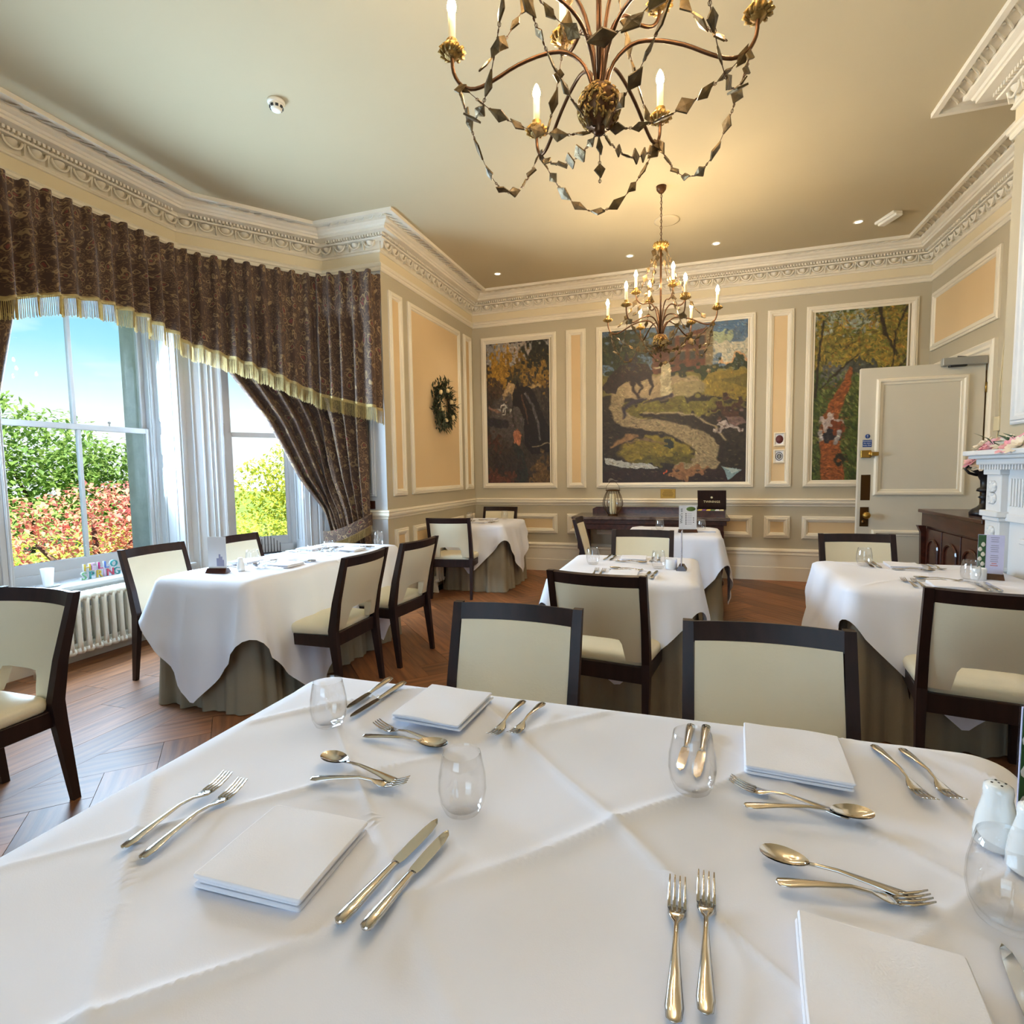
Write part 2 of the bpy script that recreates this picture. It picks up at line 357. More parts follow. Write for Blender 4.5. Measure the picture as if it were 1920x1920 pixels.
WALL = {}
for nm, i in SEG.items():
    M, L = segM(i); th = 0.42 if nm.startswith('bay') or nm == 'front' else 0.30
    e0 = th*0.9 if leftturn(i) else 0.0; e1 = th*0.9 if leftturn((i+1) % 14) else 0.0
    if nm.startswith('bay'): e0 = min(e0, 0.10); e1 = min(e1, 0.10)
    if not leftturn(i): e0 = -0.001
    if not leftturn((i+1) % 14): e1 = -0.001
    b = MB(); op = OPEN.get(nm)
    if op:
        a0, a1, z0, z1 = op[0]
        b.box(-e0, a0, -th, 0, 0, H); b.box(a1, L+e1, -th, 0, 0, H); b.box(a0, a1, -th, 0, z1, H)
        if z0 > 0: b.box(a0, a1, -th, 0, 0, z0)
    else: b.box(-e0, L+e1, -th, 0, 0, H)
    m_ = 'bay_white' if nm.startswith('bay') else 'stile_paint'
    WALL[nm] = structure(build(b, 'wall_'+nm, m_, None, M))
# ceiling and sub-floor
b = MB(); b.prism([(x*1.0, y) for x, y in ROOM], H, H+0.12); b.box(-4.9, 3.0, -3.0, 7.7, H+0.12, H+0.2)
ceiling = structure(build(b, 'ceiling', 'ceiling_paint'))
b = MB(); b.box(-4.42, 2.9, -2.6, 7.29, -0.16, -0.013)
floor = structure(build(b, 'floor', 'subfloor'))
# corridor seen past the open door
b = MB(); b.box(3.9, 4.0, 5.2, 7.6, 0, 2.8); b.box(2.78, 4.0, 7.5, 7.6, 0, 2.8); b.box(2.78, 4.0, 5.1, 5.2, 0, 2.8); b.box(2.78, 4.0, 5.1, 7.6, 2.8, 2.9); b.box(2.78, 4.0, 5.1, 7.6, -0.16, -0.001)
structure(build(b, 'wall_corridor', 'panel_paint'))

# floor planks: herringbone in the middle, straight border along the bay
def clip(poly, x0, x1, y0, y1):
    for ax, v, s in ((0, x0, 1), (0, x1, -1), (1, y0, 1), (1, y1, -1)):
        o = []
        for k in range(len(poly)):
            p, q = poly[k-1], poly[k]; ip = (p[ax]-v)*s >= 0; iq = (q[ax]-v)*s >= 0
            if ip != iq:
                t = (v-p[ax])/(q[ax]-p[ax]); o.append((p[0]+t*(q[0]-p[0]), p[1]+t*(q[1]-p[1])))
            if iq: o.append(q)
        poly = o
        if len(poly) < 3: return None
    return poly
PL, PW = 1.08, 0.216
def plank(cx, cy, ang, L, W, rect):
    g = 0.0011; ca, sa = math.cos(ang), math.sin(ang)
    q = [(cx+ca*u-sa*v, cy+sa*u+ca*v) for u, v in ((-L/2+g, -W/2+g), (L/2-g, -W/2+g), (L/2-g, W/2-g), (-L/2+g, W/2-g))]
    q = clip(q, *rect)
    if not q: return
    A = sum(q[k-1][0]*q[k][1]-q[k][0]*q[k-1][1] for k in range(len(q)))/2
    if abs(A) < 0.004: return
    loc = [((x-cx)*ca+(y-cy)*sa, -(x-cx)*sa+(y-cy)*ca) for x, y in q]
    b = MB(); b.prism(loc, -0.012, random.uniform(-0.0006, 0.0))
    build(b, 'plank', 'plank', floor, T(cx, cy, 0, ang))
BX = -2.80
c45 = math.sqrt(0.5)
for i in range(-14, 40):
    for j in range(-22, 22):
        # herringbone lattice in rotated frame: unit step (W, W) along the zigzag, columns shifted by 2L pattern
        for o in (0, 1):
            if o == 0: u, v, a = i*PW + j*2*PL*0 + PL/2, i*PW + PW/2, 0.0
            else: u, v, a = i*PW + PW/2 - 0.0, i*PW + PW + PL/2, PI/2
            u += j*PL; v -= j*PL
            x = (u*c45 - v*c45)-0.16; y = (u*c45 + v*c45)-0.1
            if BX-0.8 < x < XR+0.8 and 0.6 < y < YB+0.8: plank(x, y, a+PI/4, PL, PW, (BX, XR, 1.0, YB))
for k in range(8):
    x = BX-(k+0.5)*0.205; y0 = -1.2-0.7*(k*0.37 % 1)
    while y0 < 5.0:
        plank(x, y0+1.0, PI/2, 2.0, 0.205, (-4.45, BX, 0.6, 4.95)); y0 += 2.0
b = MB(); b.box(-2.96, XR, -2.6, 1.0, -0.013, 0.0); b.box(-4.4, BX, -2.6, 0.6, -0.013, 0.0); b.box(BX, -2.8+0.0005, 0.6, 1, -0.013, 0)
build(b, 'plank_area', 'plank', floor)['kind'] = 'stuff'

# cornice, picture rail, chair rail, skirting
world = lambda a, b_, h: (a, b_, h)
def mould(name, path, prof, closed, mt):
    b = MB(); b.loft(miter(path, prof, closed, world), cap=not closed, closed_ring=False)
    return structure(build(b, name, mt))
prof = [(0, 3.562), (0.014, 3.566), (0.022, 3.578), (0.014, 3.59), (0.012, 3.594), (0.012, 3.668), (0.072, 3.672), (0.076, 3.684),
        (0.06, 3.688), (0.06, 3.712), (0.10, 3.714), (0.152, 3.716), (0.152, 3.738), (0.164, 3.742), (0.172, 3.758), (0.194, 3.766), (0.204, 3.772), (0.204, 3.7985), (0.302, 3.7985), (0.302, 3.768), (0.335, 3.768), (0.335, 3.803)]
cornice = mould('trim_1', ROOM, prof, True, 'plaster')
mould('trim_2', ROOM, [(0, 3.385), (0.012, 3.387), (0.02, 3.40), (0.02, 3.418), (0.032, 3.425), (0.032, 3.445), (0.024, 3.452), (0.01, 3.47), (0, 3.472)], True, 'trim_paint')
b = MB(); b.loft(miter(ROOM, [(0.0015, 3.472), (0.0015, 3.565)], True, world), cap=False, closed_ring=False); structure(build(b, 'trim_3', 'frieze_paint'))
rail_path = [(2.48, 7.10), (2.48, 7.29), (-2.96, 7.29), (-2.96, 4.9), (-3.637, 4.9)]
mould('trim_4', rail_path, [(0, 0.905), (0.01, 0.91), (0.014, 0.93), (0.03, 0.94), (0.036, 0.958), (0.03, 0.972), (0.04, 0.985), (0.03, 1.0), (0, 1.004)], False, 'trim_paint')
base_prof = [(0, 0), (0.024, 0), (0.024, 0.16), (0.02, 0.165), (0.02, 0.31), (0.028, 0.318), (0.022, 0.345), (0.03, 0.36), (0.024, 0.378), (0.01, 0.39), (0, 0.392)]
mould('baseboard_back', rail_path+[(-4.42, 3.873), (-4.42, 2.25), (-3.637, 1.223), (-2.96, 1.223), (-2.96, 0.4)], base_prof, False, 'trim_paint')
mould('baseboard_right', [(2.48, 4.35), (2.48, 5.84)], base_prof, False, 'trim_paint')
# egg and dart, scrolls and bead course on the cornice
eg = MB()
vs = []; 
for j in range(6):
    t = j/5*PI/2
    for i in range(9):
        a = PI*i/8
        vs.append((0.042*math.cos(t)*math.cos(a), -0.016+0.052*math.sin(t), -0.042*math.cos(t)*math.sin(a)+0.036))
eg.add(vs, [(j*9+i, j*9+i+1, (j+1)*9+i+1, (j+1)*9+i) for j in range(5) for i in range(8)], True)
eg.tube([(0.058*math.cos(a), 0.020, 0.036+0.058*math.sin(a)) for a in [PI+PI*k/10 for k in range(11)]], lambda i: 0.0085, 5)
eg.bar([(0.075, -0.004, -0.03), (0.075, 0.010, 0.042)], [(0.004, 0.03), (0.014, 0.03)])
eg_me = eg.mesh('egg_moulding', 'plaster')
sc_ = MB(); sc_.tube([(-0.065+0.13*k/10, 0.042*math.cos(PI*k/10), 0.004*math.sin(2*PI*k/10)) for k in range(11)], lambda i: 0.0085-0.003*abs(i-5)/5, 5)
sc_.lathe([(0.002, -0.008), (0.012, -0.004), (0.013, 0.002)], 8, T(0.0, 0.026, 0)); sc_me = sc_.mesh('guilloche_scroll', 'plaster')
bead = MB()
for nm in ('back', 'left', 'bay_return', 'bay_canted', 'bay_front', 'right', 'chimney'):
    M, L = segM(SEG[nm]); i = SEG[nm]
    lo = 0.0 if leftturn(i) else -0.0; s0, s1 = 0.0, L
    if nm == 'chimney': s0 = 1.0
    n = max(1, round((s1-s0)/0.152)); st = (s1-s0)/n
    for k in range(n): link('egg_moulding', eg_me, cornice, M @ T(s0+(k+0.5)*st, 0.028, 3.628))
    g0 = 0.26 if leftturn(i) else -0.24; g1 = L-0.26 if leftturn((i+1) % 14) else L+0.24
    if nm == 'chimney': g0 = 0.9
    n = max(1, round((g1-g0)/0.092)); st = (g1-g0)/n
    for k in range(n): link('guilloche_scroll', sc_me, cornice, M @ T(g0+(k+0.5)*st, 0.253, 3.793))
    h0 = 0.09 if leftturn(i) else -0.09; h1 = L-0.09 if leftturn((i+1) % 14) else L+0.09
    n = int((h1-h0)/0.03)
    for k in range(n): bead.box(h0+k*0.03, h0+k*0.03+0.017, 0.055, 0.095, 3.69, 3.7125, M=M)
bo = build(bead, 'bead_course', 'plaster', cornice); bo['kind'] = 'stuff'

# panel mouldings and panels
FR = [(0, 0), (0, 0.016), (0.01, 0.022), (0.02, 0.02), (0.026, 0.03), (0.044, 0.03), (0.05, 0.02), (0.064, 0.016), (0.072, 0.004), (0.072, 0)]
def panel(wall, a0, a1, z0, z1, fill=True, prof=FR, mt='trim_paint', y0=0.0, M=None, pm='panel_paint'):
    b = MB(); b.loft(miter([(a0, z0), (a1, z0), (a1, z1), (a0, z1)], prof, True, lambda p, q, h: (p, y0+h, q)), cap=False, closed_ring=False)
    # faces must look into the room
    build(b, 'panel_moulding', mt, wall, M)
    if fill:
        c = MB(); w_ = prof[-1][0]-0.004; c.box(a0+w_, a1-w_, y0, y0+0.004, z0+w_, z1-w_); build(c, 'panel', pm, wall, M)
ax = lambda x: XR-x          # position along the back wall
for x0, x1, fl in ((-2.83, -1.75, 0), (-1.615, -1.35, 1), (-1.21, 0.71, 0), (0.84, 1.127, 1), (1.256, 2.366, 0)):
    panel(WALL['back'], ax(x1), ax(x0), 1.143, 3.238, fl); panel(WALL['back'], ax(x1), ax(x0), 0.52, 0.79, True)
ay = lambda y: YB-y
for y0, y1 in ((5.02, 5.30), (5.42, 6.82), (6.94, 7.21)):
    panel(WALL['left'], ay(y1), ay(y0), 1.14, 3.238); panel(WALL['left'], ay(y1), ay(y0), 0.52, 0.79)
panel(WALL['bay_return'], 0.12, 0.56, 1.14, 3.238, pm='bay_white', mt='bay_white'); panel(WALL['bay_return'], 0.12, 0.56, 0.52, 0.79, pm='bay_white', mt='bay_white')
panel(WALL['right'], 1.48, 2.88, 2.62, 3.24)
panel(WALL['chimney'], 0.15, 2.2, 1.62, 3.24, mt='mantel_white', pm='mantel_white')
# ------------------------------------------------------------------ windows
def window(name, wall, a0, a1, z0, z1, mid, muntin):
    M = wall.matrix_local if wall.parent else wall.matrix_basis
    r = sroot(name); r.matrix_basis = M.copy()
    W = a1-a0; sp = 0.03
    for s in (-1, 1):      # splayed shutter linings with raised panels
        xa = a0 if s < 0 else a1; xb = a0+sp if s < 0 else a1-sp
        b = MB(); q = [(xa, 0.0), (xb, -0.24), (xb-s*(-1)*(-0.012), -0.24), (xa-s*(-1)*(-0.012), 0.0)]
        q = [(xa, 0.004), (xb, -0.24), (xb+s*0.02, -0.24), (xa+s*0.004, 0.004)]
        if s > 0: q = q[::-1]
        b.prism(q, z0, z1); sh = build(b, 'shutter_lining', 'bay_white', r)
        ang = math.atan2(-0.244, (xb-xa))
        for (p0, p1) in ((z0+0.09, 1.46), (1.58, 1.76), (1.88, z1-0.1)):
            c = MB(); Ml = Matrix.Translation((xa, 0.0, 0)) @ Matrix.Rotation(ang, 4, 'Z')
            yy = 0.0
            path = [(0.05, p0), (0.20, p0), (0.20, p1), (0.05, p1)]
            sg = 1 if s < 0 else -1
            c.loft(miter(path, [(0, 0), (0, 0.007), (0.012, 0.009), (0.018, 0.002), (0.03, 0.002), (0.036, 0.006)], True, lambda p, q2, h: (p, sg*h, q2)), cap=False, closed_ring=False, M=Ml)
            build(c, 'shutter_panel', 'bay_white', sh)
    b = MB(); b.box(a0, a1, -0.26, 0.0, z1-0.02, z1+0.005); build(b, 'head_lining', 'bay_white', r)
    b = MB(); b.box(a0-0.06, a1+0.06, -0.26, 0.06, z0-0.03, z0+0.004, 0.006); b.box(a0-0.03, a1+0.03, 0.0, 0.03, z0-0.08, z0-0.03); build(b, 'window_sill', 'bay_white', r)
    f0, f1 = a0+sp, a1-sp
    b = MB(); b.box(f0, f0+0.03, -0.35, -0.235, z0, z1); b.box(f1-0.03, f1, -0.35, -0.235, z0, z1); b.box(f0, f1, -0.35, -0.235, z1-0.04, z1); b.box(f0, f1, -0.36, -0.235, z0, z0+0.075)
    b.box(f0+0.03, f0+0.042, -0.262, -0.245, z0, z1); b.box(f1-0.042, f1-0.03, -0.262, -0.245, z0, z1)
    build(b, 'window_frame', 'bay_white', r)
    s0, s1 = f0+0.03, f1-0.03
    for nm, y, zb, zt, rb, rtp in (('upper_sash', -0.325, mid-0.02, z1-0.03, 0.045, 0.06), ('lower_sash', -0.285, z0+0.07, mid+0.022, 0.09, 0.045)):
        b = MB(); st = 0.045
        b.box(s0, s0+st, y-0.02, y+0.02, zb, zt, 0.004); b.box(s1-st, s1, y-0.02, y+0.02, zb, zt, 0.004)
        b.box(s0+st, s1-st, y-0.02, y+0.02, zb, zb+rb, 0.004); b.box(s0+st, s1-st, y-0.02, y+0.02, zt-rtp, zt, 0.004)
        if muntin: c = (s0+s1)/2; b.box(c-0.014, c+0.014, y-0.018, y+0.018, zb+rb, zt-rtp, 0.004)
        sa = build(b, nm, 'bay_white', r)
        parts = ((s0+st, (s0+s1)/2-0.014), ((s0+s1)/2+0.014, s1-st)) if muntin else ((s0+st, s1-st),)
        for p0, p1 in parts:
            g = MB(); g.box(p0, p1, y-0.002, y+0.002, zb+rb, zt-rtp); build(g, 'pane', 'pane', sa)
    if muntin:
        b = MB(); b.lathe([(0.004, 0), (0.004, 0.02), (0.011, 0.024), (0.011, 0.034), (0.004, 0.04)], 10, T(f0+(f1-f0)*0.3, -0.285, mid+0.022)); build(b, 'sash_catch', 'plastic_grey', r)
    b = MB(); b.box(f0-0.05, f0, -0.62, -0.35, z0-0.1, z1); b.box(f1, f1+0.05, -0.62, -0.35, z0-0.1, z1); b.box(f0-0.05, f1+0.05, -0.7, -0.36, z0-0.12, z0); b.box(f0-0.05, f1+0.05, -0.62, -0.35, z1, z1+0.1)
    build(b, 'stone_reveal', 'stone', r)
    return r
def architrave(name, wall, strips, z1=3.33):
    r = sroot(name); r.matrix_basis = wall.matrix_basis.copy()
    for a0, a1, h in strips:
        b = MB(); h *= 0.4; b.box(a0, a1, 0.0, h, 0.0, z1, min(0.005, h*0.45)); build(b, 'moulding_strip', 'bay_white', r)
    return r
window('window_1', WALL['bay_front'], 0.083, 1.423, 0.58, 3.05, 1.79, True)
window('window_2', WALL['bay_canted'], 0.29, 0.99, 0.58, 3.05, 1.79, False)
window('window_3', WALL['bay_canted_near'], 0.30, 1.00, 0.58, 3.05, 1.79, False)
window('window_4', WALL['front'], 0.95, 3.15, 0.58, 3.05, 1.79, True)
architrave('trim_5', WALL['bay_front'], [(0.012, 0.05, 0.02), (0.05, 0.066, 0.034), (0.066, 0.083, 0.014), (1.423, 1.44, 0.014), (1.44, 1.456, 0.034), (1.456, 1.494, 0.02)])
architrave('trim_6', WALL['bay_canted'], [(0.99, 1.01, 0.012), (1.055, 1.072, 0.03), (1.095, 1.105, 0.022), (1.15, 1.168, 0.03), (1.228, 1.245, 0.026), (0.274, 0.29, 0.012), (0.23, 0.274, 0.02), (0.216, 0.23, 0.036), (0.15, 0.20, 0.02), (0.10, 0.14, 0.03), (0.03, 0.08, 0.018)])
architrave('trim_7', WALL['bay_canted_near'], [(0.284, 0.30, 0.012), (0.24, 0.284, 0.02), (0.226, 0.24, 0.036), (0.14, 0.165, 0.03), (0.09, 0.115, 0.022), (0.04, 0.07, 0.034)])
# ------------------------------------------------------------------ door, open into the room
dr = sroot('door_1', (1.49, 5.95, 0.012))
b = MB(); b.box(0, 0.96, 0, 0.045, 0, 2.275, 0.003); build(b, 'door_leaf', 'door_paint', dr)
DP = [(0, 0), (0, 0.012), (0.012, 0.022), (0.028, 0.022), (0.038, 0.01), (0.055, 0.008), (0.06, 0.0), (0.07, -0.004)]
for a0, a1, z0, z1 in ((0.13, 0.84, 1.09, 2.17), (0.13, 0.84, 0.30, 0.765)):
    b = MB(); b.loft(miter([(a0, z0), (a1, z0), (a1, z1), (a0, z1)], DP, True, lambda p, q, h: (p, -h, q)), cap=False, closed_ring=False)
    build(b, 'panel_moulding', 'trim_paint', dr)
b = MB(); b.box(0.028, 0.105, -0.003, 0, 1.045, 1.285); b.box(0.032, 0.101, -0.005, -0.003, 1.05, 1.28); build(b, 'finger_plate', 'dark_brass', dr)
b = MB(); b.box(0.028, 0.10, -0.003, 0, 0.795, 0.98)
pl = build(b, 'lock_plate', 'dark_brass', dr)
b = MB(); b.lathe([(0.012, 0), (0.012, 0.03), (0.03, 0.04), (0.034, 0.055), (0.026, 0.068), (0.0, 0.072)], 16, T(0.07, -0.003, 0.905, rx=PI/2)); build(b, 'door_knob', 'brass', dr)
b = MB(); b.lathe([(0.02, 0), (0.02, 0.006), (0.0, 0.008)], 14, T(0.06, -0.003, 0.84, rx=PI/2)); build(b, 'keyhole_cover', 'dark_brass', dr)
b = MB(); b.box(0.015, 0.10, -0.03, 0, 1.445, 1.515, 0.004); lk = build(b, 'night_latch', 'brass', dr)
b = MB(); b.lathe([(0.02, 0), (0.02, 0.014), (0.0, 0.014)], 14, T(0.095, -0.03, 1.48, rx=PI/2)); b.box(0.095, 0.155, -0.05, -0.038, 1.463, 1.497, 0.003); build(b, 'latch_lever', 'brass', lk)
b = MB(); b.box(0.033, 0.108, -0.002, 0, 1.545, 1.612, 0.0006); sg = build(b, 'door_sign', 'blue_sign', dr)
b = MB(); b.lathe([(0.021, 0), (0.021, 0.002), (0.0, 0.002)], 20, T(0.072, 0, 1.645, rx=PI/2)); sc2 = build(b, 'sign_roundel', 'blue_sign', dr)
link('roundel_mark', text_mesh('!', 0.04, 0.0004, 'paper', 'roundel_mark'), sc2, T(0.072, -0.0028, 1.631, rx=PI/2))
for k, s_ in enumerate(('Automatic', 'fire door', 'keep clear')):
    link('sign_text', text_mesh(s_, 0.0165, 0.0004, 'paper', 'sign_text'), sg, T(0.0705, -0.0028, 1.595-k*0.019, rx=PI/2))
b = MB(); b.box(0.62, 0.95, -0.06, 0.0, 2.245, 2.315, 0.006); cl = build(b, 'door_closer', 'plastic_grey', dr)
b = MB(); b.box(0.67, 0.80, -0.066, -0.02, 2.232, 2.246, 0.004); b.tube([(0.80, -0.03, 2.315), (0.76, 0.02, 2.33), (0.95, 0.22, 2.33)], 0.008, 6); build(b, 'closer_arm', 'black', cl)
for z in (0.3, 1.15, 2.0):
    b = MB(); b.lathe([(0.008, 0), (0.008, 0.09)], 8, T(0.965, -0.004, z)); build(b, 'hinge', 'brass', dr)
# door casing on the right wall
b = MB(); Mr = WALL['right'].matrix_basis
b.loft(miter([(1.62, 0.0), (1.62, 2.32), (2.62, 2.32), (2.62, 0.0)], [(0, 0), (0, 0.012), (0.02, 0.018), (0.06, 0.02), (0.075, 0.034), (0.10, 0.03), (0.125, 0.042), (0.14, 0.03), (0.14, 0)], False, lambda p, q, h: (p, h, q)), cap=False, closed_ring=False)
structure(build(b, 'trim_8', 'trim_paint', None, Mr.copy()))
b = MB(); b.box(1.60, 1.625, -0.3, 0.0, 0, 2.34); b.box(2.615, 2.64, -0.3, 0.0, 0, 2.34); b.box(1.6, 2.64, -0.3, 0, 2.315, 2.34)
structure(build(b, 'trim_9', 'trim_paint', None, Mr.copy()))

# ================================================================== CURTAINS
def path_fn(pts):
    P = [Vector(p) for p in pts]; L = [0.0]
    for a, b in zip(P[:-1], P[1:]): L.append(L[-1]+(b-a).length)
    def f(s):
        s = max(0.0, min(L[-1], s))
        for k in range(len(P)-1):
            if s <= L[k+1] or k == len(P)-2:
                t = (s-L[k])/(L[k+1]-L[k]); q = P[k].lerp(P[k+1], t); d = (P[k+1]-P[k]).normalized()
                # smooth the normal near the joints
                n = Vector((d.y, -d.x))
                for kk, sgn in ((k, -1), (k+1, 1)):
                    if 0 < kk < len(P)-1:
                        dist = abs(s-L[kk])
                        if dist < 0.08:
                            o = (P[kk+1]-P[kk]).normalized() if sgn > 0 else (P[kk]-P[kk-1]).normalized()
                            no = Vector((o.y, -o.x)); w_ = 0.5*(1-dist/0.08); n = (n*(1-w_)+no*w_).normalized()
                return q, n
    return f, L[-1]
def interp(tab, x):
    if x <= tab[0][0]: return tab[0][1]
    for (a, b), (c, d) in zip(tab[:-1], tab[1:]):
        if x <= c: return b+(d-b)*(x-a)/(c-a)
    return tab[-1][1]
VP = [(-2.99, 1.24), (-2.99, 1.42), (-3.55, 1.46), (-4.2, 2.32), (-4.2, 3.80), (-3.55, 4.66), (-2.99, 4.70), (-2.985, 4.88)]
vf, vL = path_fn(VP)
hemtab = []
acc = 0.0; prev = None
for (x, y), z in zip(VP, (2.0, 2.03, 2.17, 2.52, 2.52, 2.17, 2.03, 2.0)):
    if prev: acc += math.hypot(x-prev[0], y-prev[1])
    hemtab.append((acc, z)); prev = (x, y)
mid = (hemtab[3][0]+hemtab[4][0])/2
def hem(s):
    z = interp(hemtab, s); d = abs(s-mid)
    if d < 0.68: z += 0.16*(1-(d/0.68)**2)
    elif d < 1.76: z += 0.03*math.sin((d-0.68)/1.08*PI)
    return z
PLEAT = 0.132
def vpos(s, v):
    q, n = vf(s); ph = (s/PLEAT) % 1.0
    c = math.cos(2*PI*(ph-0.5)); top = 0.30
    body = 0.046*c*(0.75+0.25*math.sin(s*7.1)) + 0.012*math.cos(2*PI*s/0.31)
    head = 0.030*(max(0, c)**0.6)*1.6 - 0.018
    pinch = math.exp(-((v-0.27)/0.055)**2)
    k = min(1, max(0, (v-0.22)/0.2)); d = head*(1-k)+body*k
    d = d*(1-0.55*pinch)
    zt = 3.315 + (0.012 if c > 0.2 else 0.0); zb = hem(s)
    # n points to the room side when walking the path from near to far
    return (q.x+n.x*(d+0.03), q.y+n.y*(d+0.03), zt+(zb-zt)*v)
nS = 640
val = thing('window_valance', 'pleated brown floral valance with cream fringe hung across the bay window', 'valance')
b = MB(); b.grid(nS, 26, lambda u, v: vpos(u*vL, v), uvfn=lambda u, v: (u*vL*1.5, v*0.9)); build(b, 'valance_cloth', 'brocade', val)
b = MB(); b.grid(nS, 2, lambda u, v: (lambda q, n, z: (q[0]+n.x*0.004, q[1]+n.y*0.004, z+0.018-0.03*v))(vpos(u*vL, 1.0), vf(u*vL)[1], hem(u*vL)))
build(b, 'fringe_braid', 'fringe', val)
b = MB(); ns = int(vL/0.0056)
for k in range(ns):
    s = (k+0.5)/ns*vL; q = vpos(s, 1.0); n = vf(s)[1]; z = q[2]; ln = 0.135+random.uniform(-0.008, 0.008); w_ = 0.0024
    jx = random.uniform(-0.003, 0.003); d = Vector((-n.y, n.x)); o = Vector((q[0], q[1]))+n*0.003
    r0 = [(o.x-d.x*w_, o.y-d.y*w_, z), (o.x+d.x*w_, o.y+d.y*w_, z), (o.x+n.x*w_*1.6, o.y+n.y*w_*1.6, z)]
    r1 = [(p[0]+d.x*jx, p[1]+d.y*jx, z-ln) for p in r0]
    b.loft([r0, r1], cap=False)
fo = build(b, 'fringe_strands', 'fringe', val); fo['kind'] = 'stuff'
b = MB(); WP = [(-2.961, 1.24), (-2.961, 1.235), (-3.632, 1.235), (-4.41, 2.255), (-4.41, 3.868), (-3.632, 4.89), (-2.965, 4.89), (-2.965, 4.888)]
b.loft([[(x, y, 3.30), (x, y, 3.312), (p[0], p[1], 3.312), (p[0], p[1], 3.30)] for (x, y), p in zip(VP, WP)], True); build(b, 'pelmet_board', 'bay_white', val)
def curtain(label, pts, left_tab, sR, tie_z, flip):
    f, L = path_fn(pts); r = thing('curtain', label, 'curtain', group=None)
    nf = 8.0
    def pos(u, v):
        z = 3.26-v*(3.26-tie_z)
        sl = interp(left_tab, -z)
        s = sl+(sR-sl)*u; q, n = f(s); wdt = abs(sR-sl)
        if flip: n = -n
        amp = 0.045*min(1.0, wdt/0.9)+0.008
        d = amp*math.sin(2*PI*nf*u+1.2*math.sin(u*5))+0.012*math.sin(2*PI*nf*2.0*u+v*3)
        return (q.x+n.x*(d+0.02), q.y+n.y*(d+0.02), z)
    def low(u, v):
        x, y, z = pos(u, 1.0); c = pos(0.5, 1.0); g = 1+0.25*v
        return (c[0]+(x-c[0])*g, c[1]+(y-c[1])*g, tie_z-v*(tie_z-0.03))
    b = MB(); b.grid(120, 48, pos, uvfn=lambda u, v: (u*2.0, v*1.9)); b.grid(120, 10, low, uvfn=lambda u, v: (u*2.0, 1.9+v*0.7)); build(b, 'drape', 'brocade', r)
    return r, f
lt = [(-3.4, 0.06), (-2.42, 0.24), (-1.9, 0.61), (-1.33, 0.89), (-0.99, 1.13), (-0.80, 1.20)]
rc, rf = curtain('floral brown curtain swept back beside the pier, tied low by a fringed band', [(-4.3, 3.85), (-3.6, 4.78), (-3.0, 4.8)], lt, 1.66, 0.80, False)
# tie-back band
def tie(r, pa, pb, nrm, sag):
    pa, pb = Vector(pa), Vector(pb); nrm = Vector(nrm)
    def p(u, v):
        c = pa.lerp(pb, u)+nrm*(0.13*math.sin(PI*u)**0.7+0.012); c.z -= sag*math.sin(PI*u)
        return (c.x, c.y, c.z+0.055-0.13*v)
    b = MB(); b.grid(24, 5, p, uvfn=lambda u, v: (u*0.6+0.3, v*0.16)); build(b, 'tieback', 'brocade', r)
    b = MB()
    for k in range(90):
        u = (k+0.5)/90; x, y, z = p(u, 1.0); d = (pb-pa).normalized()*0.0022
        b.loft([[(x-d.x, y-d.y, z+0.01), (x+d.x, y+d.y, z+0.01), (x+nrm.x*0.003, y+nrm.y*0.003, z+0.01)], [(x-d.x, y-d.y, z-0.075), (x+d.x, y+d.y, z-0.075), (x+nrm.x*0.003, y+nrm.y*0.003, z-0.075)]], cap=False)
    build(b, 'tieback_fringe', 'fringe', r)['kind'] = 'stuff'
tie(rc, (-3.63, 4.74, 0.74), (-3.06, 4.78, 0.93), (0.12, -1, 0), 0.05)
lt2 = [(-3.4, 0.12), (-2.5, 0.12), (-1.75, 0.28), (-1.5, 0.62), (-1.2, 1.1), (-0.99, 1.35), (-0.80, 1.42)]
lc, lf = curtain('floral brown curtain hanging at the nearer edge of the large sash window', [(-4.27, 2.60), (-4.27, 2.28), (-3.6, 1.34), (-3.0, 1.32)], lt2, 1.86, 0.80, True)
tie(lc, (-3.63, 1.38, 0.74), (-3.06, 1.34, 0.93), (0.12, 1, 0), 0.05)

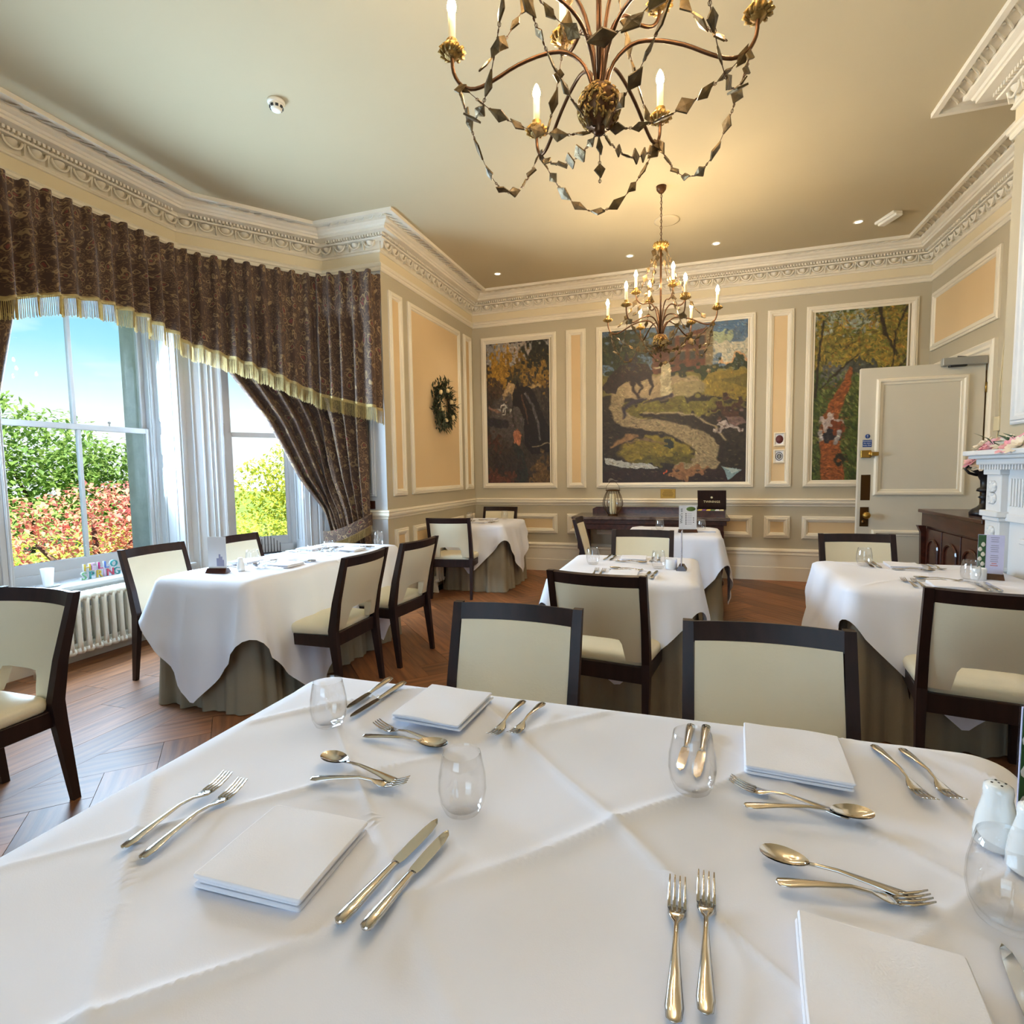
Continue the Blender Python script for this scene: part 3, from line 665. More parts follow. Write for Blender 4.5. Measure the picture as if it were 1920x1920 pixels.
# ================================================================== CHAIRS
def make_chair():
    r = thing('dining_chair', 'x', 'chair')
    for s in (-1, 1):
        b = MB(); b.bar([(s*0.226, -0.262, 0), (s*0.224, -0.222, 0.36), (s*0.223, -0.216, 0.45), (s*0.225, -0.246, 0.62), (s*0.228, -0.318, 0.893)], [(0.026, 0.03), (0.036, 0.05), (0.037, 0.052), (0.036, 0.042), (0.033, 0.03)])
        build(b, 'leg', 'dark_wood', r)
        b = MB(); b.bar([(s*0.208, 0.222, 0), (s*0.208, 0.212, 0.355), (s*0.208, 0.212, 0.40)], [(0.026, 0.026), (0.042, 0.042), (0.042, 0.042)]); build(b, 'leg', 'dark_wood', r)
    yb = lambda z: interp([(0.45, -0.216), (0.62, -0.246), (0.893, -0.318)], z)
    bow = lambda x: -0.032*(1-(x/0.21)**2)
    b = MB(); rings = []
    for k in range(29):
        x = -0.212+0.424*k/28; y0 = bow(x)
        rings.append([(x, yb(0.83)+y0-0.012, 0.83), (x, yb(0.89)+y0-0.012, 0.888), (x, yb(0.89)+y0+0.014, 0.893), (x, yb(0.83)+y0+0.014, 0.83)])
    b.loft(rings, True, False); build(b, 'top_rail', 'dark_wood', r)
    # upholstered back with the cut-out above the seat
    xs = [-0.206, -0.16, -0.125, -0.1215, -0.06, 0, 0.06, 0.1215, 0.125, 0.16, 0.206]; zs = [0.452, 0.50, 0.545, 0.565, 0.5725, 0.64, 0.72, 0.79, 0.836]
    xs = [-0.207, -0.165, -0.118, -0.06, 0, 0.06, 0.118, 0.165, 0.207]; zs = [0.455, 0.50, 0.545, 0.572, 0.64, 0.72, 0.79, 0.834]
    def P(i, j, side):
        x, z = xs[i], zs[j]
        if j <= 3 and i in (2, 6): x *= (1.08, 1.03, 0.98, 0.88)[j]
        if j == 3 and i in (2, 6): z -= 0.004
        puff = 0.012*(1-(x/0.21)**4)*(1-((z-0.645)/0.2)**4 if abs(z-0.645) < 0.2 else 0)
        return (x, yb(z)+bow(x)*min(1, max(0, (z-0.42)/0.3))+side*(0.014+max(0, puff)), z)
    cut = lambda i, j: not (2 <= i < 6 and j < 3)
    b = MB(); nx, nz = len(xs), len(zs); vs = [P(i, j, s) for s in (1, -1) for j in range(nz) for i in range(nx)]; fs = []; es = []
    I = lambda i, j, s: s*nx*nz+j*nx+i
    for j in range(nz-1):
        for i in range(nx-1):
            if not cut(i, j): continue
            fs.append((I(i, j, 0), I(i, j+1, 0), I(i+1, j+1, 0), I(i+1, j, 0))); fs.append((I(i, j, 1), I(i+1, j, 1), I(i+1, j+1, 1), I(i, j+1, 1)))
            for (di, dj, a, c) in ((-1, 0, (i, j), (i, j+1)), (1, 0, (i+1, j+1), (i+1, j)), (0, -1, (i+1, j), (i, j)), (0, 1, (i, j+1), (i+1, j+1))):
                ni, nj = i+di, j+dj
                if ni < 0 or nj < 0 or ni >= nx-1 or nj >= nz-1 or not cut(ni, nj): es.append((I(*a, 0), I(*c, 0), I(*c, 1), I(*a, 1))[::-1])
    b.add(vs, fs, True); b.add(vs, es, False); o = build(b, 'backrest', 'vinyl', r)
    # seat cushion
    b = MB(); rings = []
    def rr(w, d0, d1, rad, z, dome=0):
        pts = []
        for cx, cy, a0 in ((w-rad, d1-rad, 0), (-w+rad, d1-rad, PI/2), (-w*0.92+rad, d0+rad, PI), (w*0.92-rad, d0+rad, 1.5*PI)):
            for k in range(5):
                a = a0+PI/2*k/4; pts.append((cx+rad*math.cos(a), cy+rad*math.sin(a), z))
        return pts
    for ins, z in ((0.008, 0.415), (0.0, 0.424), (-0.004, 0.445), (0.0, 0.462), (0.012, 0.473), (0.04, 0.480)): rings.append(rr(0.236-ins, -0.205+ins, 0.236-ins, 0.045-ins*0.5, z))
    rings.append(rr(0.10, -0.08, 0.11, 0.03, 0.484)); b.loft(rings, True, True); build(b, 'seat', 'vinyl', r)
    b = MB(); b.box(-0.19, 0.19, 0.195, 0.225, 0.345, 0.416, 0.003); b.box(-0.205, 0.205, -0.225, -0.19, 0.345, 0.430, 0.003)
    b.box(-0.226, -0.196, -0.21, 0.20, 0.345, 0.416, 0.003); b.box(0.196, 0.226, -0.21, 0.20, 0.345, 0.416, 0.003); build(b, 'seat_frame', 'dark_wood', r)
    return r
chair0 = make_chair(); used = [False]
def chair(bx, by, deg, label):
    # bx, by: middle of the top rail; deg: heading the sitter looks at (0 = +Y)
    a = math.radians(deg); o = chair0 if not used[0] else copy_tree(chair0); used[0] = True
    o.location = (bx+math.sin(-a)*0.325, by+math.cos(a)*0.325, 0); o.rotation_euler = (0, 0, a)
    o['label'] = label; o['group'] = 'dark framed dining chairs'; return o
chair(-2.745, 1.61, 181, 'empty cream chair near the frame edge with its whole seat and splayed legs in view')
chair(-3.65, 2.86, -90, 'chair between the radiator and the long window table, in front of the spring letters')
chair(-3.56, 3.50, -90, 'chair on the window side of the long table, half hidden behind the white menu card')
chair(-1.91, 2.91, 91, 'nearer of two chairs on the aisle side of the long window table')
chair(-1.88, 3.56, 86, 'farther of two chairs on the aisle side of the long window table')
chair(-2.47, 5.29, 8, 'chair with its back to us at the small corner table under the wreath wall')
chair(-2.52, 7.13, 180, 'chair against the end wall behind the small corner table')
chair(-0.605, 1.876, 180, 'smaller looking chair across the big front table, behind the fork pair')
chair(0.22, 1.832, 180, 'larger looking chair across the big front table, nearer the fireplace')
chair(-0.435, 2.55, -8, 'chair with curved top rail backing toward us at the middle square table')
chair(-0.376, 4.50, 180, 'chair facing us across the middle square table')
chair(-1.12, 5.52, -88, 'chair seen edge-on beside the table in front of the console')
chair(1.127, 4.50, 183, 'chair on the far side of the table by the fireplace, before the open door')
chair(1.127, 2.52, -9, 'chair with its back to us at the table by the fireplace')

# ================================================================== TABLES AND CLOTHS
def rrect(hx, hy, rad, n=7, per=0.03):
    # rounded rectangle perimeter as (x, y, nx, ny), counter clockwise
    out_ = []
    for cx, cy, a0 in ((hx-rad, hy-rad, 0), (-hx+rad, hy-rad, PI/2), (-hx+rad, -hy+rad, PI), (hx-rad, -hy+rad, 1.5*PI)):
        for k in range(n+1):
            a = a0+PI/2*k/n; out_.append((cx+rad*math.cos(a), cy+rad*math.sin(a), math.cos(a), math.sin(a)))
    res = []
    for k in range(len(out_)):
        p = out_[k]; q = out_[(k+1) % len(out_)]; d = math.hypot(q[0]-p[0], q[1]-p[1]); m = max(1, int(d/per))
        for j in range(m):
            t = j/m; nx = p[2]+(q[2]-p[2])*t; ny = p[3]+(q[3]-p[3])*t; l = math.hypot(nx, ny); res.append((p[0]+(q[0]-p[0])*t, p[1]+(q[1]-p[1])*t, nx/l, ny/l))
    return res
def make_table(cx, cy, hx, hy, z, label):
    r = thing('table', label, 'table', (cx, cy, 0))
    b = MB(); b.box(-hx+0.02, hx-0.02, -hy+0.02, hy-0.02, z-0.035, z-0.008, 0.004); build(b, 'table_top', 'mahogany', r)
    for sx in (-1, 1):
        for sy in (-1, 1):
            b = MB(); b.box(sx*(hx-0.10)-0.025, sx*(hx-0.10)+0.025, sy*(hy-0.10)-0.025, sy*(hy-0.10)+0.025, 0, z-0.035, 0.003); build(b, 'leg', 'mahogany', r)
    return r
def underskirt(cx, cy, hx, hy, z, label, seed, wave=0.026):
    P = rrect(hx-0.006, hy-0.006, 0.05, 7, 0.014); n = len(P); per = sum(math.hypot(P[k][0]-P[k-1][0], P[k][1]-P[k-1][1]) for k in range(n))
    ss = 0; S = []
    for k in range(n):
        if k: ss += math.hypot(P[k][0]-P[k-1][0], P[k][1]-P[k-1][1])
        S.append(ss)
    rs = random.Random(seed); ph = [rs.uniform(0, 6.28) for _ in range(4)]; nw = max(8, round(per/0.19))
    def wv(s): return math.sin(2*PI*nw*s/per+1.3*math.sin(2*PI*3*s/per+ph[0]))*(0.7+0.3*math.sin(2*PI*5*s/per+ph[1]))+0.35*math.sin(2*PI*nw*2.3*s/per+ph[2])
    b = MB(); rings = []
    for zz in (z-0.004, z-0.012, z-0.06, z-0.25, z-0.5, 0.05, 0.004):
        t = 1-zz/z; g = 0.004+0.035*t
        rings.append([(x+nx*(g+wave*wv(s)*t**0.8), y+ny*(g+wave*wv(s)*t**0.8), zz) for (x, y, nx, ny), s in zip(P, S)])
    b.loft(rings, False, True); b.add([(x, y, z-0.004) for x, y, _, _ in P], [tuple(range(n))], False)
    o = build(b, 'undercloth', 'skirt', None, T(cx, cy, 0)); return tag(o, label, 'tablecloth', 'taupe floor-length undercloths')
def topcloth(cx, cy, hx, hy, z, half, label, phi=PI/4, off=(0, 0), seed=1, res=0.03, crease=0.004, csp=0.375, corg=(0, 0), rad=0.05, flare=0.10, lift=0.004):
    rs = random.Random(seed); ph = [rs.uniform(0, 6.28) for _ in range(6)]
    c, s_ = math.cos(phi), math.sin(phi)
    def dist(x, y, nx, ny):           # run of cloth left beyond the table edge
        px, py = (x-off[0])*c+(y-off[1])*s_, -(x-off[0])*s_+(y-off[1])*c; dx, dy = nx*c+ny*s_, -nx*s_+ny*c
        t = 9
        for p, d in ((px, dx), (py, dy)):
            if abs(d) > 1e-6:
                for w_ in (half, -half):
                    q = (w_-p)/d
                    if q > 0: t = min(t, q)
        return max(0.03, t)
    def bumps(x, y):
        zz = 0
        for a in (phi, phi+PI/2):
            u = (x-corg[0])*math.cos(a)+(y-corg[1])*math.sin(a); k = round(u/csp); d = u-k*csp
            v = -(x-corg[0])*math.sin(a)+(y-corg[1])*math.cos(a)
            zz += crease*1.5*math.exp(-abs(d)/0.008)*(0.75+0.25*math.sin(v*9+k*2+ph[0]))*(1 if k % 2 == 0 else 0.55)
            zz += crease*0.7*(0.5+0.5*math.cos(2*PI*u/csp))
        zz += crease*0.35*(math.sin(x*7+ph[1])*math.sin(y*8+ph[2])+0.5*math.sin(x*15+y*11+ph[3]))
        return zz
    P = rrect(hx, hy, rad, 8, res); n = len(P); b = MB()
    # top: concentric rings from the rim to the middle, dense enough for the creases
    m = max(8, int(min(hx, hy)/res)); rings = []
    for j in range(m+1):
        t = j/m; sx = t*min(hx, hy); ring = []
        for x, y, nx, ny in P:
            ix = max(-(hx-min(hx, hy)), min(hx-min(hx, hy), x)); iy = max(-(hy-min(hx, hy)), min(hy-min(hx, hy), y))
            xx = ix+(x-ix)*t; yy = iy+(y-iy)*t; edge = min(1.0, (1-t)*min(hx, hy)/0.05)
            ring.append((xx, yy, z+lift+bumps(xx, yy)*edge-0.006*(1-edge)**2))
        rings.append(ring)
    S = [0.0]
    for k in range(1, n): S.append(S[-1]+math.hypot(P[k][0]-P[k-1][0], P[k][1]-P[k-1][1]))
    per = S[-1]+res; hang0 = [dist(*p) for p in P]; hang = []; W_ = max(1, int(0.09/res))
    for k in range(n):
        ws = [(math.exp(-(q/(0.55*W_))**2), hang0[(k+q) % n]) for q in range(-W_, W_+1)]; hang.append(max(sum(a*b_ for a, b_ in ws)/sum(a for a, _ in ws), hang0[k]*0.99))
    # smooth hem a little
    nv = 14
    for j in range(1, nv+1):
        t = j/nv; ring = []
        for k, (x, y, nx, ny) in enumerate(P):
            hgt = min(hang[k], z-0.02); d = hgt*t
            cor = abs(nx*ny)*2            # 1 at the corners
            fold = (0.016*math.sin(2*PI*S[k]/0.36+ph[4])+0.009*math.sin(2*PI*S[k]/0.17+ph[5]))*t
            o = 0.008+min(0.01, d)+0.055*min(1.0, d/0.35)+flare*(0.28+0.9*cor)*(d**1.2)*0.9+fold*(1-cor*0.6)
            zz = z+lift-0.006-d*(1-0.04*cor)
            ring.append((x+nx*o, y+ny*o, max(0.012, zz)))
        rings.append(ring)
    b.loft(rings, False, True)
    SURF.append((cx, cy, hx, hy, z+lift, bumps))
    o = build(b, 'tablecloth', 'linen', None, T(cx, cy, 0)); return tag(o, label, 'tablecloth', 'white top cloths')
TZ = 0.77
SURF = []
# front table
make_table(-0.23, 0.80, 0.83, 0.56, TZ, 'big front table under the crumpled white cloth nearest us')
topcloth(-0.23, 0.80, 0.83, 0.56, TZ, 0.98, 'big crumpled white tablecloth filling the foreground', off=(0.0, 0.05), seed=3, res=0.0095, crease=0.0075, csp=0.36, corg=(0.11, 0.09), rad=0.055)
# long window table (two cloths end to end)
make_table(-2.73, 3.25, 0.335, 0.82, TZ, 'long table beside the bay window')
underskirt(-2.73, 3.25, 0.335, 0.82, TZ, 'taupe undercloth beneath the long window table', 11)
topcloth(-2.73, 3.66, 0.347, 0.42, TZ, 0.74, 'white cloth over the far half of the long window table', seed=5, lift=0.003)
topcloth(-2.73, 2.85, 0.343, 0.43, TZ, 0.80, 'near white cloth of the long window table, its point almost touching the floor', seed=6, lift=0.006, off=(0.03, 0.0), flare=0.28)
# middle table
make_table(-0.375, 3.44, 0.395, 0.45, TZ, 'square table in the middle of the room')
underskirt(-0.375, 3.44, 0.395, 0.45, TZ, 'taupe undercloth beneath the middle square table', 12)
topcloth(-0.375, 3.44, 0.40, 0.455, TZ, 0.72, 'white cloth on the middle square table', seed=7)
# table before the console
make_table(-0.175, 5.55, 0.42, 0.38, TZ, 'square table in front of the console')
underskirt(-0.175, 5.55, 0.42, 0.38, TZ, 'taupe undercloth beneath the table in front of the console', 13)
topcloth(-0.175, 5.55, 0.425, 0.385, TZ, 0.80, 'bluish white cloth on the table in front of the console', seed=8, flare=0.2)
# fireplace table
make_table(1.215, 3.52, 0.45, 0.43, TZ, 'square table beside the fireplace')
underskirt(1.215, 3.52, 0.45, 0.43, TZ, 'taupe undercloth beneath the fireplace table', 14)
topcloth(1.215, 3.52, 0.455, 0.435, TZ, 0.76, 'white cloth on the table beside the fireplace', seed=9, flare=0.16)
# corner table
make_table(-2.40, 6.22, 0.36, 0.42, TZ, 'small table in the far corner')
underskirt(-2.40, 6.22, 0.36, 0.42, TZ, 'taupe undercloth beneath the far corner table', 15)
topcloth(-2.40, 6.22, 0.365, 0.425, TZ, 0.70, 'white cloth on the small far corner table', seed=10, flare=0.2)

# ================================================================== TABLEWARE
def rest(x, y, deg=0.0, L=0.0, W=0.0):
    # height of the cloth under a thing lying at x, y
    zz = 0.0; a = math.radians(deg); c_, s_ = math.cos(a), math.sin(a)
    for cx, cy, hx, hy, z, bumps in SURF:
        if abs(x-cx) < hx and abs(y-cy) < hy:
            for i in range(-3, 4):
                for j in (-1, 0, 1):
                    u, v = L/2*i/3, W/2*j; zz = max(zz, z+bumps(x-cx+u*c_-v*s_, y-cy+u*s_+v*c_))
    return zz+0.0008
def profile_strip(b, secs, M=None):
    # secs: (s along X, half width Y, z centre, half thickness)
    rings = []
    for s, w_, z, t in secs:
        rings.append([(s, w_*math.cos(a), z+t*math.sin(a)) for a in [2*PI*k/8 for k in range(8)]])
    b.loft(rings, True, True, M)
def fork_mesh(L):
    b = MB(); k = L/0.205
    profile_strip(b, [(-0.1025*k, 0.003, 0.0055, 0.001), (-0.099*k, 0.0085, 0.0055, 0.0016), (-0.085*k, 0.0105, 0.006, 0.0018), (-0.05*k, 0.0072, 0.0095, 0.002), (0.0, 0.0036, 0.0125, 0.0024), (0.025*k, 0.0034, 0.009, 0.0022), (0.036*k, 0.0085, 0.0055, 0.0014), (0.045*k, 0.0118, 0.0035, 0.0011), (0.060*k, 0.0125, 0.0035, 0.0010)])
    for i in range(4):
        y = -0.0105+0.007*i
        rings = []
        for s, z, w_ in ((0.056, 0.0035, 0.0021), (0.075, 0.0055, 0.0019), (0.09, 0.0095, 0.0016), (0.1025, 0.0145, 0.0008)):
            rings.append([(s*k, y-w_, z-0.0008), (s*k, y+w_, z-0.0008), (s*k, y+w_, z+0.0009), (s*k, y-w_, z+0.0009)])
        b.loft(rings, True, True)
    return b.mesh('fork', 'steel')
def spoon_mesh(L):
    b = MB(); k = L/0.205
    profile_strip(b, [(-0.1025*k, 0.003, 0.0055, 0.001), (-0.099*k, 0.0085, 0.0055, 0.0016), (-0.085*k, 0.0105, 0.006, 0.0018), (-0.05*k, 0.0072, 0.0095, 0.002), (0.0, 0.0036, 0.0125, 0.0024), (0.025*k, 0.0034, 0.011, 0.0022), (0.042*k, 0.004, 0.009, 0.002)])
    # bowl as a double shell
    def bowl(u, v, dz):
        a = 2*PI*u; r = v; x = 0.070*k+0.034*k*r*math.cos(a); y = 0.0205*r*math.sin(a)*(1+0.12*math.cos(a)); return (x, y, 0.0025+0.0085*r*r+dz)
    b.grid(20, 5, lambda u, v: bowl(u, max(v, 0.02), 0.0012)); b.grid(20, 5, lambda u, v: bowl(u, 1.02-max(v, 0.02)*1.0, 0.0))
    return b.mesh('spoon', 'steel')
def knife_meshes(L):
    k = L/0.235; b = MB()
    profile_strip(b, [(-0.1175*k, 0.004, 0.005, 0.002), (-0.113*k, 0.0095, 0.0055, 0.0045), (-0.09*k, 0.0105, 0.006, 0.0055), (-0.04*k, 0.008, 0.0055, 0.0045), (-0.002*k, 0.006, 0.005, 0.0035), (0.004*k, 0.007, 0.005, 0.0025)])
    h = b.mesh('handle', 'steel'); b = MB()
    rings = []
    for s, y0, y1 in ((0.002, -0.006, 0.006), (0.012, -0.0095, 0.0075), (0.05, -0.0115, 0.0075), (0.085, -0.0115, 0.006), (0.105, -0.0085, 0.0035), (0.1135, -0.0035, -0.0005), (0.1155, -0.002, -0.0015)):
        rings.append([(s*k, y0, 0.0042), (s*k, y1, 0.0035), (s*k, y1, 0.0058), (s*k, y0, 0.0048)])
    b.loft(rings, True, False); return h, b.mesh('blade', 'blade')
FK, DFK, SP = fork_mesh(0.212), fork_mesh(0.195), spoon_mesh(0.205)
KH, KB = knife_meshes(0.237)
KH2, KB2 = knife_meshes(0.212)
def put(me, name, x, y, deg, label, cat, group, z=None, tilt=0.0):
    o = link(name, me, None, T(x, y, rest(x, y, deg, 0.16, 0.012)+(z or 0), math.radians(deg), 0, tilt)); return tag(o, label, cat, group)
def knife(x, y, deg, label, z=None, small=False):
    r = thing('knife', label, 'knife', (x, y, rest(x, y, deg, 0.2, 0.015)), math.radians(deg), 'table knives')
    link('handle', KH2 if small else KH, r); link('blade', KB2 if small else KB, r); return r
G = MB()
def gprof(sc):
    o = [(0.0, 0.0), (0.026, 0.0), (0.032, 0.004), (0.039, 0.02), (0.0425, 0.042), (0.0415, 0.066), (0.037, 0.09), (0.0335, 0.108), (0.0328, 0.1085)]
    i = [(0.0322, 0.108), (0.0355, 0.09), (0.040, 0.066), (0.041, 0.042), (0.0375, 0.022), (0.030, 0.011), (0.0, 0.010)]
    return [(r*sc, z*sc) for r, z in o+i]
G.lathe(gprof(1.0), 40, cap=False); GL = G.mesh('tumbler', 'glass')
def glass(x, y, label, z=None, s=1.0):
    o = link('glass_tumbler', GL, None, T(x, y, rest(x, y, 0, 0.05, 0.05), s=s)); return tag(o, label, 'glass', 'stemless glasses')
def napkin(x, y, w_, d, deg, label, z=None, seed=0, h=0.017):
    rs = random.Random(seed); b = MB(); nl = 3
    p1, p2, p3 = rs.uniform(0, 6), rs.uniform(0, 6), rs.uniform(0, 6)
    def wob(x_, y_): return 0.0016*math.sin(x_*30+p1)*math.cos(y_*24+p2)+0.0012*math.sin((x_+y_)*40+p3)
    for k in range(nl):
        ins = rs.uniform(0.0, 0.003)+(0.003 if k == 1 else 0); z0 = h*k/nl; z1 = h*(k+1)/nl-0.0007; ox, oy = rs.uniform(-0.0025, 0.0025), rs.uniform(-0.0025, 0.0025)
        P = rrect(w_/2-ins, d/2-ins, 0.005, 2, 0.012); g = k/(nl-1)
        ring = lambda i_, zz, q: [(ox+px-nx*i_, oy+py-ny*i_, zz+q*wob(px, py)) for px, py, nx, ny in P]
        b.loft([ring(0.0018, z0+0.0002, 0.3*g), ring(0.0, z0+(z1-z0)*0.4, 0.4*g), ring(0.0004, z1-0.0012, 0.6*g), ring(0.0025, z1, 0.8*g)], False, True)
        hx, hy = w_/2-ins-0.0025, d/2-ins-0.0025
        b.grid(14, 14, lambda u, v: (ox+(2*u-1)*hx, oy+(2*v-1)*hy, z1+0.8*g*wob((2*u-1)*hx, (2*v-1)*hy)+0.001*g*(1-(2*u-1)**4)*(1-(2*v-1)**4)))
    o = build(b, 'napkin', 'napkin', None, T(x, y, rest(x, y, deg, w_*0.9, d*0.9)-0.002, math.radians(deg))); return tag(o, label, 'napkin', 'folded white napkins')
# --- front table, place nearest the window
A = 'table forks'; Dg = 'dessert cutlery'
FA = 'front table'
put(FK, 'fork', -0.852, 0.690, 91, 'outer fork of the pair beside the front table napkin nearest the floor boards', 'fork', A)
put(FK, 'fork', -0.810, 0.686, 92, 'inner fork of the pair next to the nearest whole napkin of the front table', 'fork', A)
knife(-0.420, 0.681, 83, 'larger knife of the pair lying closest to us on the front table')
knife(-0.384, 0.668, 84.5, 'smaller knife of the pair lying closest to us on the front table', small=True)
put(SP, 'spoon', -0.622, 0.893, 168, 'dessert spoon with a golden bowl above the nearest whole napkin', 'spoon', Dg)
put(DFK, 'fork', -0.596, 0.853, 11, 'dessert fork crossing the golden spoon above the nearest whole napkin', 'fork', Dg, z=0.003)
napkin(-0.60, 0.660, 0.185, 0.178, 2, 'folded napkin between the nearest forks and knives on the front table', seed=1, h=0.022)
glass(-0.382, 0.852, 'tumbler standing alone near the centre of the front table')
# --- front table, far place on the window side
knife(-0.810, 1.225, -90, 'knife lying beside the tumbler at the far corner of the front table', small=True)
knife(-0.772, 1.208, -94, 'knife next to the far square napkin, beside the other dark bladed knife')
napkin(-0.587, 1.210, 0.185, 0.20, -3, 'folded napkin at the far edge of the front table below the first chair', seed=2)
put(FK, 'fork', -0.413, 1.200, -93, 'fork nearer the far napkin of two pointing at us below the first chair', 'fork', A)
put(DFK, 'fork', -0.365, 1.203, -97, 'fork farther from the napkin of two pointing at us below the first chair', 'fork', A)
put(DFK, 'fork', -0.615, 1.071, 167, 'dessert fork with upturned tines below the far napkin on the front table', 'fork', Dg)
put(SP, 'spoon', -0.602, 1.034, 2, 'dessert spoon under the upturned fork below the far napkin', 'spoon', Dg, z=0.003)
glass(-0.814, 1.055, 'tumbler at the far corner of the front table beside the dark knives')
# --- front table, far place towards the fireplace
knife(-0.006, 1.185, -95, 'knife seen through the tumbler below the second chair', small=True)
knife(0.026, 1.175, -95, 'knife beside the tumbler, the one nearer the napkin below the second chair')
napkin(0.200, 1.200, 0.188, 0.20, -4, 'folded napkin at the far edge of the front table below the second chair', seed=3)
put(FK, 'fork', 0.390, 1.205, -81, 'fork nearer the napkin of two at the far edge toward the fireplace', 'fork', A)
put(DFK, 'fork', 0.438, 1.210, -81.5, 'fork farther from the napkin of two at the far edge toward the fireplace', 'fork', A)
put(DFK, 'fork', 0.166, 1.040, 163, 'dessert fork pointing at the tumbler below the second chair napkin', 'fork', Dg)
put(SP, 'spoon', 0.193, 1.006, 8, 'dessert spoon lying under the fork below the second chair napkin', 'spoon', Dg, z=0.003)
glass(0.005, 1.016, 'tumbler with two knives behind it below the second chair')
# --- front table, near place towards the fireplace
put(FK, 'fork', -0.014, 0.676, 90.3, 'upright fork farther from the napkin at the bottom edge of the picture', 'fork', A)
put(FK, 'fork', 0.022, 0.690, 88.5, 'upright fork nearer the napkin at the bottom edge of the picture', 'fork', A)
napkin(0.214, 0.655, 0.178, 0.185, -6, 'folded napkin cut off by the bottom edge of the picture', seed=4)
put(SP, 'spoon', 0.206, 0.860, 168, 'dessert spoon above the napkin at the bottom edge of the picture', 'spoon', Dg)
put(DFK, 'fork', 0.216, 0.826, 6, 'dessert fork under the spoon, its tines toward the salt shaker', 'fork', Dg, z=0.003)
knife(0.350, 0.675, 81, 'knife whose handle end shows at the picture edge below a tumbler')
glass(0.392, 0.830, 'large looking tumbler in front of the salt shaker', s=1.04)
# shakers
def shaker(x, y, label, holes, z=None, s=1.0):
    r = thing('shaker', label, 'shaker', (x, y, rest(x, y, 0, 0.05, 0.05)), 0, 'white ceramic shakers'); r.scale = (s, s, s)
    b = MB(); b.lathe([(0.0, 0), (0.026, 0), (0.029, 0.004), (0.029, 0.02), (0.026, 0.045), (0.0205, 0.068), (0.0185, 0.078), (0.0192, 0.088), (0.018, 0.096), (0.012, 0.100), (0.0, 0.101)], 28, cap=False); build(b, 'body', 'ceramic', r)
    for k in range(holes):
        a = 2*PI*k/max(1, holes-1); q = (0, 0) if k == 0 else (0.009*math.cos(a), 0.009*math.sin(a))
        b = MB(); b.lathe([(0.0017, 0), (0.0017, 0.0012), (0, 0.0012)], 8, T(q[0], q[1], 0.1)); build(b, 'hole', 'black', r)
    return r
shaker(0.458, 1.010, 'white salt shaker with five holes on the front table', 5)
shaker(0.474, 0.950, 'white pepper shaker half cut off beside the salt shaker', 1)
